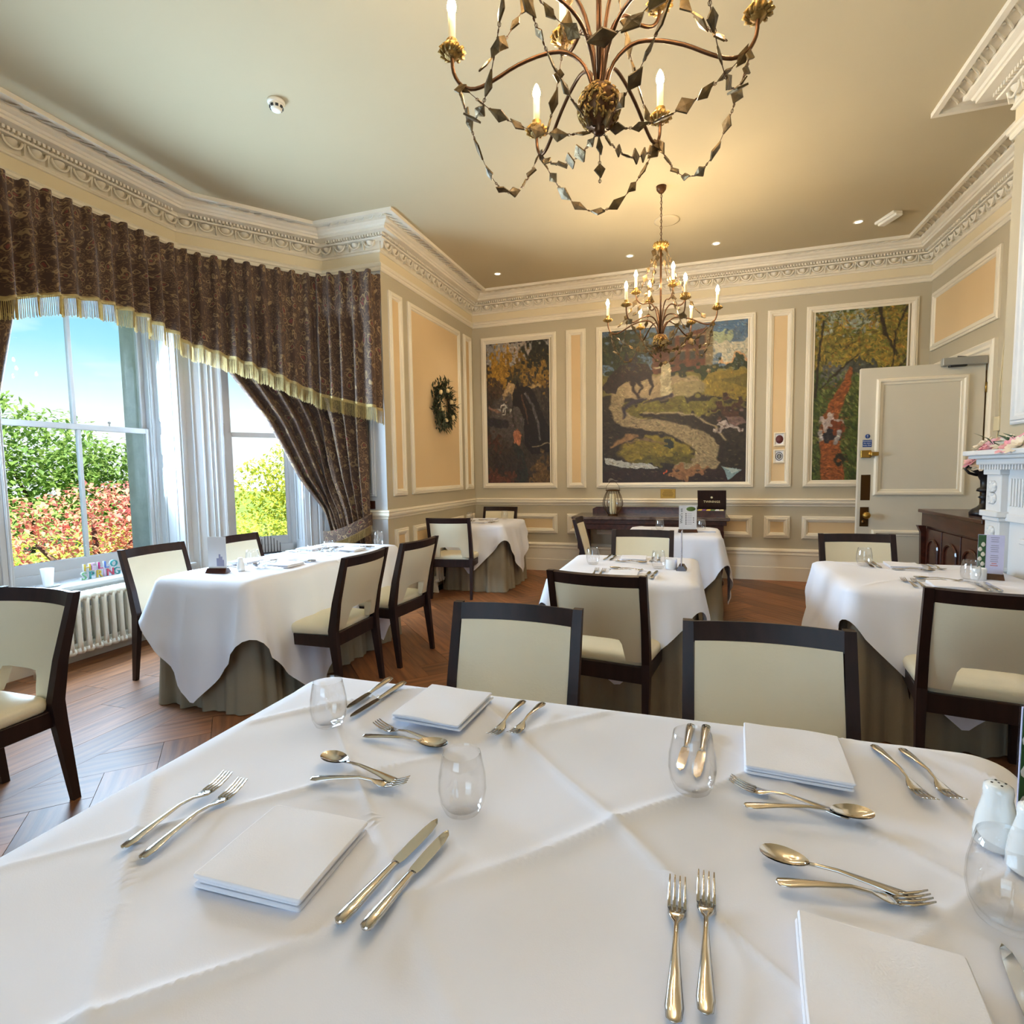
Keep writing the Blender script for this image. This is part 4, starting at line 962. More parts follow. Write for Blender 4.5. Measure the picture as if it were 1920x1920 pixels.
def card(x, y, deg, w_, h_, label, face, z=None, edge='acrylic'):
    r = thing('menu_stand', label, 'menu stand', (x, y, rest(x, y, deg, w_, 0.05)), math.radians(deg), 'acrylic menu stands')
    b = MB(); b.add([(-w_/2-0.005, -0.03, 0), (w_/2+0.005, -0.03, 0), (w_/2+0.005, 0.03, 0), (-w_/2-0.005, 0.03, 0), (-w_/2, -0.013, 0.028), (w_/2, -0.013, 0.028), (w_/2, 0.013, 0.028), (-w_/2, 0.013, 0.028)], [(3, 2, 1, 0), (4, 5, 6, 7), (0, 1, 5, 4), (1, 2, 6, 5), (2, 3, 7, 6), (3, 0, 4, 7)]); build(b, 'wooden_base', 'mahogany', r)
    b = MB(); b.box(-w_/2, w_/2, -0.003, -0.0016, 0.022, h_); b.box(-w_/2, w_/2, 0.0016, 0.003, 0.022, h_); build(b, 'acrylic_sheet', 'acrylic', r)
    b = MB(); b.box(-w_/2+0.002, w_/2-0.002, -0.0012, 0.0012, 0.024, h_-0.002); p = build(b, 'paper_insert', 'paper' if face != 'menu' else 'card_lilac', r)
    if face == 'menu':
        b = MB(); b.box(-w_/2+0.003, -w_/2+0.035, -0.0022, -0.0013, 0.028, h_-0.004); build(b, 'tulip_photo', 'leaf_flower', p)
        for k in range(6):
            b = MB(); b.lathe([(0.001, -0.012), (0.008, -0.006), (0.009, 0.002), (0.004, 0.012), (0.0, 0.013)], 8, T(-w_/2+0.012+0.012*(k % 2), -0.0024, 0.05+k*0.026) @ Matrix.Diagonal((1, 0.06, 1, 1))); build(b, 'tulip_print', 'petal_white', p)
        for k in range(15):
            if k in (3, 8): continue
            lw = (0.5, 0.42, 0.46, 0.3, 0.44)[k % 5]*w_*0.62
            b = MB(); cx = -w_/2+0.035+(w_-0.04)/2; b.box(cx-lw/2, cx+lw/2, -0.0018, -0.0013, h_-0.018-k*0.0105, h_-0.0145-k*0.0105); build(b, 'print_line', 'ink_red' if k > 12 else 'ink_soft', p)
    if face == 'whats_on':
        link('print_text', text_mesh("What's on", 0.034, 0.0003, 'ink', 'print_text'), p, T(-w_/2+0.034, -0.002, h_-0.10) @ Matrix.Rotation(PI/2, 4, 'X') @ Matrix.Rotation(PI/2, 4, 'Z'))
        b = MB(); b.lathe([(0.034, 0), (0.034, 0.0008), (0, 0.0008)], 20, T(0.028, -0.0013, h_-0.035, rx=PI/2) @ Matrix.Diagonal((1.25, 0.62, 1, 1))); build(b, 'garden_photo', 'leaf_green', p)
        for k in range(7):
            b = MB(); zc = h_-0.085-k*0.016; b.box(-0.022, -0.012, -0.0018, -0.0013, zc, zc+0.009); build(b, 'print_block', 'ink', p)
            b = MB(); b.box(-0.006, 0.036, -0.0018, -0.0013, zc+0.002, zc+0.005); build(b, 'print_line', 'ink_soft', p)
        for k in range(3):
            b = MB(); zc = h_-0.125-k*0.02; b.box(0.048, 0.056, -0.0018, -0.0013, zc, zc+0.01); build(b, 'print_block', 'ink', p)
    if face == 'castle':
        b = MB()
        for k, (q0, q1, zt) in enumerate(((-0.005, 0.01, 0.09), (0.01, 0.022, 0.115), (0.022, 0.034, 0.10), (0.034, 0.044, 0.08))): b.box(q0, q1, -0.0018, -0.0013, 0.04, zt)
        build(b, 'building_print', 'ink_soft', p)
    return r
card(0.548, 1.06, 12, 0.10, 0.21, 'menu stand with tulip picture at the picture edge behind the shakers', 'menu')
# --- long window table
card(-2.80, 2.62, 12, 0.125, 0.225, 'white leaflet stand at the near end of the long window table', 'castle')
shaker(-2.70, 2.70, 'white shaker beside the leaflet stand on the long window table', 1, s=0.85)
glass(-2.72, 2.82, 'tumbler behind the shaker on the long window table')
glass(-2.47, 3.10, 'tumbler beside the fork at the near aisle place of the long window table')
glass(-2.55, 3.38, 'tumbler in the middle of the long window table')
glass(-2.50, 3.98, 'tumbler at the far end of the long window table, before the tied curtain')
def place(cx, cy, deg, where, zz=None, dess=True, fk=True, kn=True, glassy=None):
    a = math.radians(deg); c, s = math.cos(a), math.sin(a)
    P = lambda x, y: (cx+x*c-y*s, cy+x*s+y*c)
    napkin(*P(0, 0), 0.17, 0.17, deg+random.uniform(-4, 4), 'folded napkin '+where, seed=random.randint(0, 999))
    if fk:
        put(FK, 'fork', *P(-0.165, 0.01), deg+92, 'outer fork '+where, 'fork', A); put(DFK, 'fork', *P(-0.125, 0.01), deg+90, 'inner fork '+where, 'fork', A)
    if kn:
        knife(*P(0.135, 0.01), deg+88, 'inner knife '+where, small=True); knife(*P(0.172, 0.01), deg+86, 'outer knife '+where)
    if dess:
        put(SP, 'spoon', *P(0.0, 0.165), deg+172, 'dessert spoon '+where, 'spoon', Dg); put(DFK, 'fork', *P(0.0, 0.128), deg+6, 'dessert fork '+where, 'fork', Dg)
place(-2.55, 2.93, 90, 'at the aisle place of the long window table nearest us')
place(-2.55, 3.66, 90, 'at the far aisle place of the long window table')
place(-2.90, 2.95, -90, 'at the window-side place of the long table nearest us')
place(-2.90, 3.62, -90, 'at the far window-side place of the long table')
# --- middle table
place(-0.37, 3.14, 0, 'at the near side of the middle square table')
place(-0.37, 3.72, 180, 'at the far side of the middle square table')
glass(-0.60, 3.46, 'tumbler over the fork pair on the middle square table')
glass(-0.19, 3.40, 'tumbler beside the candle pot on the middle square table')
def pot(x, y, label):
    r = thing('candle_pot', label, 'candle pot', (x, y, rest(x, y, 0, 0.06, 0.06)), 0, 'white candle pots')
    b = MB(); b.lathe([(0.0, 0), (0.031, 0), (0.034, 0.004), (0.034, 0.056), (0.032, 0.06), (0.029, 0.058), (0.029, 0.045), (0.0, 0.044)], 28, cap=False); build(b, 'pot', 'ceramic', r)
    b = MB(); b.lathe([(0.028, 0.0445), (0.028, 0.05), (0.0, 0.051)], 20, cap=False); b.tube([(0, 0, 0.05), (0.001, 0, 0.057)], 0.001, 5); build(b, 'wax', 'candle', r)
pot(-0.115, 3.42, 'white candle pot on the middle square table')
card(-0.055, 3.40, 88, 0.10, 0.235, 'menu stand seen edge-on at the aisle corner of the middle square table', 'menu')
# --- table before the console
card(-0.035, 5.40, 10, 0.165, 0.255, 'printed events stand on the table in front of the console', 'whats_on')
glass(-0.30, 5.58, 'tumbler beside the events stand, on its napkin-free side')
glass(0.09, 5.60, 'tumbler half hidden behind the events stand')
napkin(-0.46, 5.56, 0.17, 0.17, 0, 'folded napkin beside the edge-on chair on the console-side table', seed=21)
napkin(0.13, 5.50, 0.17, 0.15, 4, 'folded napkin beside the events stand on the console-side table', seed=22)
put(DFK, 'fork', 0.02, 5.52, 170, 'fork lying by the events stand', 'fork', A)
# --- fireplace table
place(1.22, 3.22, -3, 'at the near side of the fireplace table')
place(1.20, 3.80, 180, 'at the far side of the fireplace table')
glass(0.985, 3.74, 'tumbler over the knives on the far side of the fireplace table')
glass(1.36, 3.36, 'round looking tumbler beside the candle pot on the fireplace table')
pot(1.435, 3.46, 'white candle pot on the fireplace table')
card(1.50, 3.50, -22, 0.11, 0.235, 'tulip menu stand on the fireplace table in front of the cabinet', 'menu')
# --- corner table
place(-2.38, 6.02, 0, 'at the near side of the far corner table')
glass(-2.62, 6.25, 'tumbler nearer the panelled side wall on the far corner table')
glass(-2.22, 6.42, 'tumbler nearer the console on the far corner table')
napkin(-2.42, 6.46, 0.17, 0.15, 4, 'folded napkin at the far side of the far corner table', seed=31)

# ================================================================== CONSOLE AND WHAT STANDS ON IT
co = thing('console_table', 'long dark console table with marble slab against the end wall', 'console table', (-0.50, 6.93, 0))
hw = 0.90
b = MB(); b.loft([[(x*(hw+o), y if y > 0 else y-o, z) for x, y in ((-1, -0.30), (1, -0.30), (1, 0.30), (-1, 0.30))] for o, z in ((0.0, 0.775), (0.012, 0.782), (0.012, 0.81), (0.0, 0.815))], True); build(b, 'slab', 'marble', co)
b = MB(); b.box(-hw+0.02, hw-0.02, -0.27, 0.30, 0.72, 0.775, 0.004); b.box(-hw+0.05, hw-0.05, -0.25, 0.29, 0.65, 0.72, 0.004); build(b, 'apron', 'mahogany', co)
b = MB(); pts = [(-hw+0.15, 0.815), (hw-0.15, 0.815), (hw-0.15, 0.87), (hw-0.20, 0.895), (-hw+0.20, 0.895), (-hw+0.15, 0.87)]
b.loft([[(x, 0.27, z) for x, z in pts], [(x, 0.30, z) for x, z in pts]][::-1], True); build(b, 'upstand', 'mahogany', co)
for sx in (-1, 1):
    b = MB(); b.box(sx*(hw-0.09)-0.045, sx*(hw-0.09)+0.045, -0.23, -0.14, 0.40, 0.65, 0.004)
    b.lathe([(0.03, 0.0), (0.05, 0.02), (0.055, 0.06), (0.035, 0.09), (0.03, 0.12), (0.045, 0.2), (0.04, 0.3), (0.03, 0.37), (0.045, 0.40)], 16, T(sx*(hw-0.09), -0.185, 0)); build(b, 'leg', 'mahogany', co)
    b = MB(); b.box(sx*(hw-0.09)-0.04, sx*(hw-0.09)+0.04, 0.18, 0.26, 0, 0.65, 0.004); build(b, 'leg', 'mahogany', co)
# lantern
ln = thing('lantern', 'wire lantern holding a white pillar candle on the console', 'lantern', (-0.93, 6.80, 0.815)); ln.scale = (1.2, 1.2, 1.2)
b = MB(); b.lathe([(0.0, 0), (0.045, 0), (0.05, 0.008), (0.045, 0.016), (0.0, 0.016)], 24, cap=False); b.lathe([(0.055, 0.252), (0.075, 0.256), (0.075, 0.262), (0.05, 0.27), (0.05, 0.262)], 24, cap=False); build(b, 'lantern_rims', 'dark_brass', ln)
b = MB(); b.lathe([(0.046, 0.014), (0.072, 0.05), (0.098, 0.11), (0.098, 0.15), (0.078, 0.21), (0.056, 0.255)], 28, cap=False); build(b, 'glass_body', 'glass', ln)
for k in range(16):
    a = 2*PI*k/16; b = MB(); b.tube([(r*math.cos(a), r*math.sin(a), z) for r, z in ((0.048, 0.012), (0.076, 0.05), (0.102, 0.11), (0.102, 0.15), (0.082, 0.21), (0.06, 0.256))], 0.0024, 5); build(b, 'wire_rib', 'dark_brass', ln)
b = MB(); b.lathe([(0.0, 0), (0.032, 0), (0.034, 0.004), (0.034, 0.20), (0.03, 0.206), (0.0, 0.205)], 20, T(0, 0, 0.018), cap=False); build(b, 'candle', 'candle', ln)
b = MB(); b.tube([(0.07*math.cos(a), 0, 0.262+0.085*math.sin(a)) for a in [PI*k/14 for k in range(15)]], 0.002, 5); build(b, 'handle', 'dark_brass', ln)
# tea chest
te = thing('tea_box', 'open dark wooden tea chest with lettered lid on the console', 'tea box', (0.215, 6.80, 0.815), math.radians(-6))
b = MB(); b.box(-0.16, 0.16, -0.11, 0.11, 0, 0.012); b.box(-0.16, 0.16, -0.11, -0.1, 0.012, 0.075); b.box(-0.16, 0.16, 0.1, 0.11, 0.012, 0.075); b.box(-0.16, -0.15, -0.1, 0.1, 0.012, 0.075); b.box(0.15, 0.16, -0.1, 0.1, 0.012, 0.075); build(b, 'box', 'mahogany', te)
Ml = T(0, 0.11, 0.075, rx=math.radians(14))
b = MB(); b.box(-0.16, 0.16, 0.0, 0.014, 0, 0.235, 0.002, M=Ml @ Matrix.Translation((0, 0, 0))); ld = build(b, 'lid', 'dark_wood', te)
link('lid_text', text_mesh('TWININGS', 0.038, 0.0005, 'candle', 'lid_text'), ld, Ml @ T(0, -0.002, 0.085, rx=PI/2))
b = MB(); b.lathe([(0.013, 0), (0.013, 0.001), (0, 0.001)], 14, Ml @ T(0, -0.001, 0.15, rx=PI/2)); build(b, 'lid_emblem', 'candle', ld)
for k, m_ in enumerate(('tea_yellow', 'tea_purple', 'tea_yellow', 'tea_green', 'paper', 'candle')):
    b = MB(); x0 = -0.145+k*0.048; b.box(x0, x0+0.044, -0.075, 0.05, 0.016, 0.082, 0.004, M=T(0, 0, 0.0, rx=0.0)); o = build(b, 'tea_sachets', m_, None, te.matrix_basis.copy()); tag(o, ('yellow tea sachets at the near end of the chest', 'purple tea sachets in the tea chest', 'second yellow tea sachets in the tea chest', 'green tea sachets in the tea chest', 'white tea sachets in the tea chest', 'cream tea sachets at the far end of the chest')[k], 'tea bags', 'tea sachets')
# brass plaque and two roundels
pq = thing('wall_plaque', 'small engraved brass plaque under the big painting', 'plaque', (-0.293, 7.288, 1.064))
b = MB(); b.box(-0.092, 0.092, -0.008, 0, -0.06, 0.06, 0.002); build(b, 'plate', 'brass', pq)
for k in range(4):
    b = MB(); lw = (0.05, 0.06, 0.068, 0.06)[k]; b.box(-lw, lw, -0.009, -0.0082, 0.03-k*0.02, 0.036-k*0.02); build(b, 'engraved_line', 'dark_brass', pq)
for zc, m_, lb in ((1.715, 'maroon', 'framed maroon oval badge on the narrow panel'), (1.512, 'ink', 'framed black oval crest below the maroon badge')):
    fr = thing('framed_badge', lb, 'framed badge', (0.993, 7.284, zc))
    b = MB(); b.loft(miter([(-0.062, -0.082), (0.062, -0.082), (0.062, 0.082), (-0.062, 0.082)], [(0, 0), (0, 0.012), (0.012, 0.016), (0.018, 0.008), (0.018, 0)], True, lambda p, q, h: (p, -h, q)), cap=False, closed_ring=False); build(b, 'frame', 'trim_paint', fr)
    b = MB(); b.box(-0.046, 0.046, -0.003, 0, -0.066, 0.066); build(b, 'mount', 'paper', fr)
    E_ = T(0, -0.003, 0, rx=PI/2) @ Matrix.Diagonal((1, 1.22, 1, 1))
    if m_ == 'maroon': b = MB(); b.lathe([(0.041, 0), (0.041, 0.0015), (0, 0.002)], 28, E_); build(b, 'badge', 'maroon', fr)
    else:
        b = MB(); b.lathe([(0.034, 0), (0.034, 0.0015), (0.041, 0.0015), (0.041, 0)], 28, E_, cap=False); b.lathe([(0.026, 0), (0.026, 0.0015), (0, 0.002)], 24, E_); build(b, 'badge', 'ink', fr)
        b = MB(); b.lathe([(0.004, -0.026), (0.017, -0.018), (0.018, 0.0), (0.012, 0.018), (0.004, 0.03), (0.0, 0.032)], 12, T(0, -0.0052, 0) @ Matrix.Diagonal((1, 0.05, 1, 1))); build(b, 'crest', 'plastic_grey', fr)

# ================================================================== FIREPLACE
fp = thing('fireplace', 'white carved fireplace surround with fluted frieze and mantel shelf', 'fireplace', (1.879, 4.22, 0.0)); fp.scale = (1.0, 1.0, 1.035)
# local: x towards the room is -X; y runs back (0) to near (-1.75)
def fbox(nm, d0, d1, y0, y1, z0, z1, m_='mantel_white', bv=0.004, par=None):
    b = MB(); b.box(-d1, -d0, y0, y1, z0, z1, bv); return build(b, nm, m_, par or fp)
FY = -1.75
b = MB()
for d, z0, z1, ov in ((0.225, 1.385, 1.415, 0.05), (0.20, 1.365, 1.386, 0.035), (0.165, 1.33, 1.366, 0.015)): b.box(-d, 0, FY-ov, ov, z0, z1, 0.005)
build(b, 'mantel_shelf', 'mantel_white', fp)
for k, y in enumerate((-0.17, FY)):
    pz = fbox('pilaster', 0.0, 0.11, y, y+0.17, 0.0, 1.30)
    fbox('capital', 0.0, 0.125, y-0.012, y+0.182, 1.27, 1.31, par=pz); fbox('capital', 0.0, 0.135, y-0.02, y+0.19, 1.02, 1.055, par=pz); fbox('capital', 0.0, 0.122, y-0.01, y+0.18, 0.995, 1.02, par=pz); fbox('capital', 0.0, 0.122, y-0.008, y+0.178, 0.70, 0.725, par=pz)
    fbox('plinth', 0.0, 0.125, y-0.01, y+0.18, 0.0, 0.18, par=pz)
    for zz in (1.20, 1.13, 0.93, 0.86):
        b = MB(); b.lathe([(0.045, 0), (0.04, 0.008), (0.02, 0.014), (0, 0.016)], 14, T(-0.11, y+0.085, zz, rz=-PI/2, rx=PI/2) @ Matrix.Diagonal((1, 0.8, 1, 1)))
        for q in range(6): a = q*PI/3; b.lathe([(0.014, 0), (0.01, 0.012), (0, 0.015)], 6, T(-0.112, y+0.085+0.032*math.cos(a), zz+0.026*math.sin(a), rz=-PI/2, rx=PI/2))
        build(b, 'carved_rosette', 'mantel_white', pz)
for y0, y1 in ((-0.205, 0.012), (FY-0.012, FY+0.205)):
    pass
fbox('frieze', 0.0, 0.075, FY+0.17, -0.17, 1.04, 1.32)
for k in range(44):
    y = -0.20-k*0.031; fbox('flute', 0.075, 0.083, y-0.016, y, 1.09, 1.25, bv=0.003)
for k in range(58): fbox('dentil', 0.12, 0.145, 0.02-k*0.031-0.018, 0.02-k*0.031, 1.302, 1.33, bv=0)
fbox('architrave', 0.0, 0.085, FY+0.17, -0.17, 1.0, 1.045)
fbox('jamb', 0.0, 0.06, -0.36, -0.17, 0.0, 1.0); fbox('jamb', 0.0, 0.06, FY+0.17, FY+0.36, 0.0, 1.0); fbox('lintel', 0.0, 0.06, FY+0.36, -0.36, 0.90, 1.0); fbox('lintel', 0.06, 0.085, FY+0.33, -0.33, 0.885, 0.915)
fbox('firebox', 0.0, 0.012, FY+0.36, -0.36, 0.0, 0.90, 'grate', 0); 
b = MB(); b.tube([(-0.03, -0.40, 0.02), (-0.03, -0.40, 0.86), (-0.03, FY+0.40, 0.86), (-0.03, FY+0.40, 0.02)], 0.008, 6); build(b, 'fire_trim', 'steel', fp)
fbox('hearth', 0.0, 0.13, FY-0.05, 0.05, 0.0, 0.03, 'stone')
# flower garland on the shelf
def flower(b, c, r, n, tilt=(0, 0, 1), rs=random):
    t = Vector(tilt).normalized(); q = t.to_track_quat('Z', 'Y').to_matrix().to_4x4()
    for layer, (rr_, lift_, nn) in enumerate(((1.0, 0.15, n), (0.72, 0.45, n-1), (0.42, 0.8, max(3, n-3)))):
        for k in range(nn):
            a = 2*PI*k/nn+layer*0.5+rs.uniform(-0.15, 0.15); l = r*rr_*rs.uniform(0.85, 1.1); w_ = l*0.42; up_ = lift_*l
            d = Vector((math.cos(a), math.sin(a), 0)); s = Vector((-d.y, d.x, 0))
            P = [Vector((0, 0, 0)), d*l*0.5+s*w_*0.8+Vector((0, 0, up_*0.45)), d*l+s*w_*0.25+Vector((0, 0, up_)), d*l-s*w_*0.25+Vector((0, 0, up_)), d*l*0.5-s*w_*0.8+Vector((0, 0, up_*0.45)), d*l*0.55+Vector((0, 0, up_*0.3))]
            M = Matrix.Translation(c) @ q
            b.add([tuple(p) for p in P], [(0, 1, 5), (1, 2, 5), (2, 3, 5), (3, 4, 5), (4, 0, 5)], False, M)
def leafq(b, c, d, l, w_, bend=0.2):
    c = Vector(c); d = Vector(d).normalized(); s = d.cross(Vector((0, 0, 1)));
    if s.length < 1e-3: s = Vector((1, 0, 0))
    s.normalize(); n = s.cross(d)
    P = [c, c+d*l*0.4+s*w_/2+n*l*0.06, c+d*l-n*l*bend, c+d*l*0.4-s*w_/2+n*l*0.06, c+d*l*0.45]
    b.add([tuple(p) for p in P], [(0, 1, 4), (1, 2, 4), (2, 3, 4), (3, 0, 4)], False)
rs = random.Random(5)
ga = thing('flower_garland', 'pink and cream silk flower garland along the mantel shelf', 'flowers', (1.745, 4.17, 1.468))
for k in range(22):
    b = MB(); flower(b, Vector((-0.03+rs.uniform(-0.05, 0.05), 0.0-k*0.08+rs.uniform(-0.02, 0.02), 0.012+rs.uniform(0, 0.02))), rs.uniform(0.06, 0.085), 11, (-0.9+rs.uniform(-0.3, 0.2), rs.uniform(-0.3, 0.3), 1), rs)
    build(b, 'blossom', 'petal_pink' if k % 3 != 0 else 'petal_white', ga)
for k in range(22):
    b = MB(); a = rs.uniform(0, 6.28); leafq(b, (-0.02+rs.uniform(-0.05, 0.05), -0.12-rs.random()*1.6, 0.02), (math.cos(a)*0.6, math.sin(a), rs.uniform(0.2, 0.9)), 0.13, 0.05); build(b, 'leaf', 'leaf_flower', ga)

# ================================================================== CABINET IN THE ALCOVE
cb = thing('sideboard', 'dark mahogany cabinet in the alcove between door and fireplace', 'cabinet', (1.90, 4.52, 0))
# local: x 0..0.56 to the wall, y 0..1.08
b = MB(); b.box(-0.025, 0.57, -0.01, 1.10, 0.972, 1.0, 0.004); build(b, 'cabinet_top', 'mahogany', cb)
b = MB(); b.box(0.0, 0.56, 0.0, 1.085, 0.86, 0.972, 0.003); build(b, 'drawer_frieze', 'mahogany', cb)
b = MB(); b.box(0.03, 0.56, 0.02, 1.06, 0.05, 0.86); b.box(0.01, 0.56, 0.0, 1.085, 0.0, 0.07, 0.004); body = build(b, 'cabinet_body', 'mahogany', cb)
for y0, y1 in ((0.06, 0.37), (0.39, 0.70), (0.72, 1.02)):
    b = MB(); b.box(0.015, 0.032, y0, y1, 0.09, 0.84, 0.003)
    d_ = build(b, 'cabinet_door', 'mahogany', cb)
    yc, hw2 = (y0+y1)/2, (y1-y0)/2-0.06; pts = [(yc-hw2, 0.14), (yc+hw2, 0.14)]+[(yc+hw2*math.cos(a), 0.68+hw2*0.7*math.sin(a)) for a in [PI*k/10 for k in range(11)]]
    b = MB(); b.loft(miter(pts[::-1], [(0, 0), (0, 0.008), (0.012, 0.012), (0.02, 0.004)], True, lambda p, q, h: (0.014-h, p, q)), cap=False, closed_ring=False); build(b, 'door_moulding', 'mahogany', d_)
    b = MB(); b.lathe([(0.006, 0), (0.006, 0.012), (0.012, 0.018), (0.0, 0.024)], 10, T(0.015, y0+0.03, 0.5, rz=-PI/2, rx=PI/2)); build(b, 'knob', 'dark_brass', d_)
b = MB(); b.bar([(0.005, 1.065, 0.07), (0.02, 1.065, 0.12), (0.005, 1.065, 0.80), (-0.01, 1.065, 0.86)], [(0.05, 0.05), (0.035, 0.035), (0.04, 0.04), (0.06, 0.05)]); build(b, 'corner_post', 'mahogany', cb)
# black figure vase with flowers
vz = thing('flower_vase', 'black ornate pedestal vase with pink and white blooms on the cabinet', 'vase', (2.07, 4.96, 1.0))
b = MB(); b.lathe([(0.0, 0), (0.085, 0), (0.088, 0.02), (0.07, 0.045), (0.045, 0.06), (0.022, 0.085), (0.018, 0.12), (0.04, 0.135), (0.02, 0.15), (0.016, 0.17), (0.05, 0.18), (0.045, 0.2), (0.025, 0.21), (0.03, 0.26), (0.055, 0.31), (0.085, 0.335), (0.088, 0.35), (0.06, 0.345), (0.0, 0.33)], 24, cap=False); build(b, 'vase_body', 'black', vz)
for s in (-1, 1):
    b = MB(); b.tube([(s*0.05, 0, 0.30), (s*0.10, 0, 0.315), (s*0.125, 0, 0.345), (s*0.11, 0, 0.37), (s*0.09, 0, 0.36)], lambda i: 0.012-0.0015*i, 6); build(b, 'scroll_handle', 'black', vz)
for k in range(6):
    b = MB(); a = k*1.05; flower(b, Vector((0.06*math.cos(a)-0.02, 0.06*math.sin(a), 0.38+0.03*(k % 2))), 0.075, 9, (math.cos(a), math.sin(a), 0.8), rs); build(b, 'blossom', 'petal_pink' if k % 2 else 'petal_white', vz)
for k in range(6):
    b = MB(); a = k*1.05+0.5; leafq(b, (0.04*math.cos(a), 0.04*math.sin(a), 0.35), (math.cos(a), math.sin(a), 0.1), 0.11, 0.05); build(b, 'leaf', 'leaf_flower', vz)
# junction box with cables on the right wall
jb = thing('junction_box', 'cream junction box with looped cables on the wall beside the doorway', 'junction box', (2.478, 5.70, 1.72))
b = MB(); b.box(-0.045, 0, -0.045, 0.045, -0.06, 0.06, 0.004); build(b, 'box', 'cream_cable', jb)
for k in range(3):
    b = MB(); dy = (k-1)*0.018; b.tube([(-0.015, dy, 0.06), (-0.018, dy*1.5, 0.3), (-0.018, dy*1.2-0.02, 0.6), (-0.015, -0.03, 0.78), (-0.002, -0.045, 0.82)], 0.005, 6); build(b, 'cable', 'cream_cable', jb)
for k in range(2):
    b = MB(); dy = (k-0.5)*0.04; b.tube([(-0.02, dy, -0.06), (-0.025, dy*1.3, -0.13), (-0.025, 0, -0.18), (-0.02, 0.0, -0.3), (-0.01, 0, -0.7)], 0.005, 6); build(b, 'cable', 'cream_cable', jb)
# dark leaf ornament on the alcove wall
orn = thing('wall_ornament', 'dark leafy metal ornament half hidden by the chimney breast', 'ornament', (2.476, 5.38, 2.15))
for k in range(9):
    b = MB(); b.tube([(-0.012, 0.0, -0.12+k*0.03), (-0.02, 0.05+0.01*(k % 3), -0.10+k*0.034), (-0.016, 0.10, -0.06+k*0.036)], lambda i: (0.006, 0.009, 0.002)[i], 5); build(b, 'ornament_leaf', 'black', orn)
b = MB(); b.tube([(-0.012, 0.0, -0.16), (-0.012, 0.01, 0.0), (-0.012, 0.0, 0.18)], 0.008, 6); build(b, 'ornament_stem', 'black', orn)

# ================================================================== CHANDELIERS
def lozenge_meshes():
    out_ = []; rs_ = random.Random(3)
    for k in range(5):
        w_, h_ = (0.022, 0.020, 0.024, 0.017, 0.021)[k], (0.030, 0.024, 0.026, 0.032, 0.021)[k]
        q = [(0, h_), (w_*(0.9+rs_.uniform(-.2, .2)), rs_.uniform(-0.3, 0.4)*h_), (rs_.uniform(-.3, .3)*w_, -h_), (-w_*(0.9+rs_.uniform(-.2, .2)), rs_.uniform(-0.3, 0.4)*h_)]
        b = MB(); n = 4; t = 0.0022
        vs = [(x, -t, z) for x, z in q]+[(x, t, z) for x, z in q]+[(0.0, -t*2.2, 0), (0.0, t*2.2, 0)]
        fs = [((i+1) % 4, i, 8) for i in range(4)]+[(4+i, 4+(i+1) % 4, 9) for i in range(4)]+[(i, (i+1) % 4, 4+(i+1) % 4, 4+i) for i in range(4)]
        b.add(vs, fs, False); out_.append(b.mesh('lozenge', 'tile_metal'))
    return out_
LOZ = lozenge_meshes()
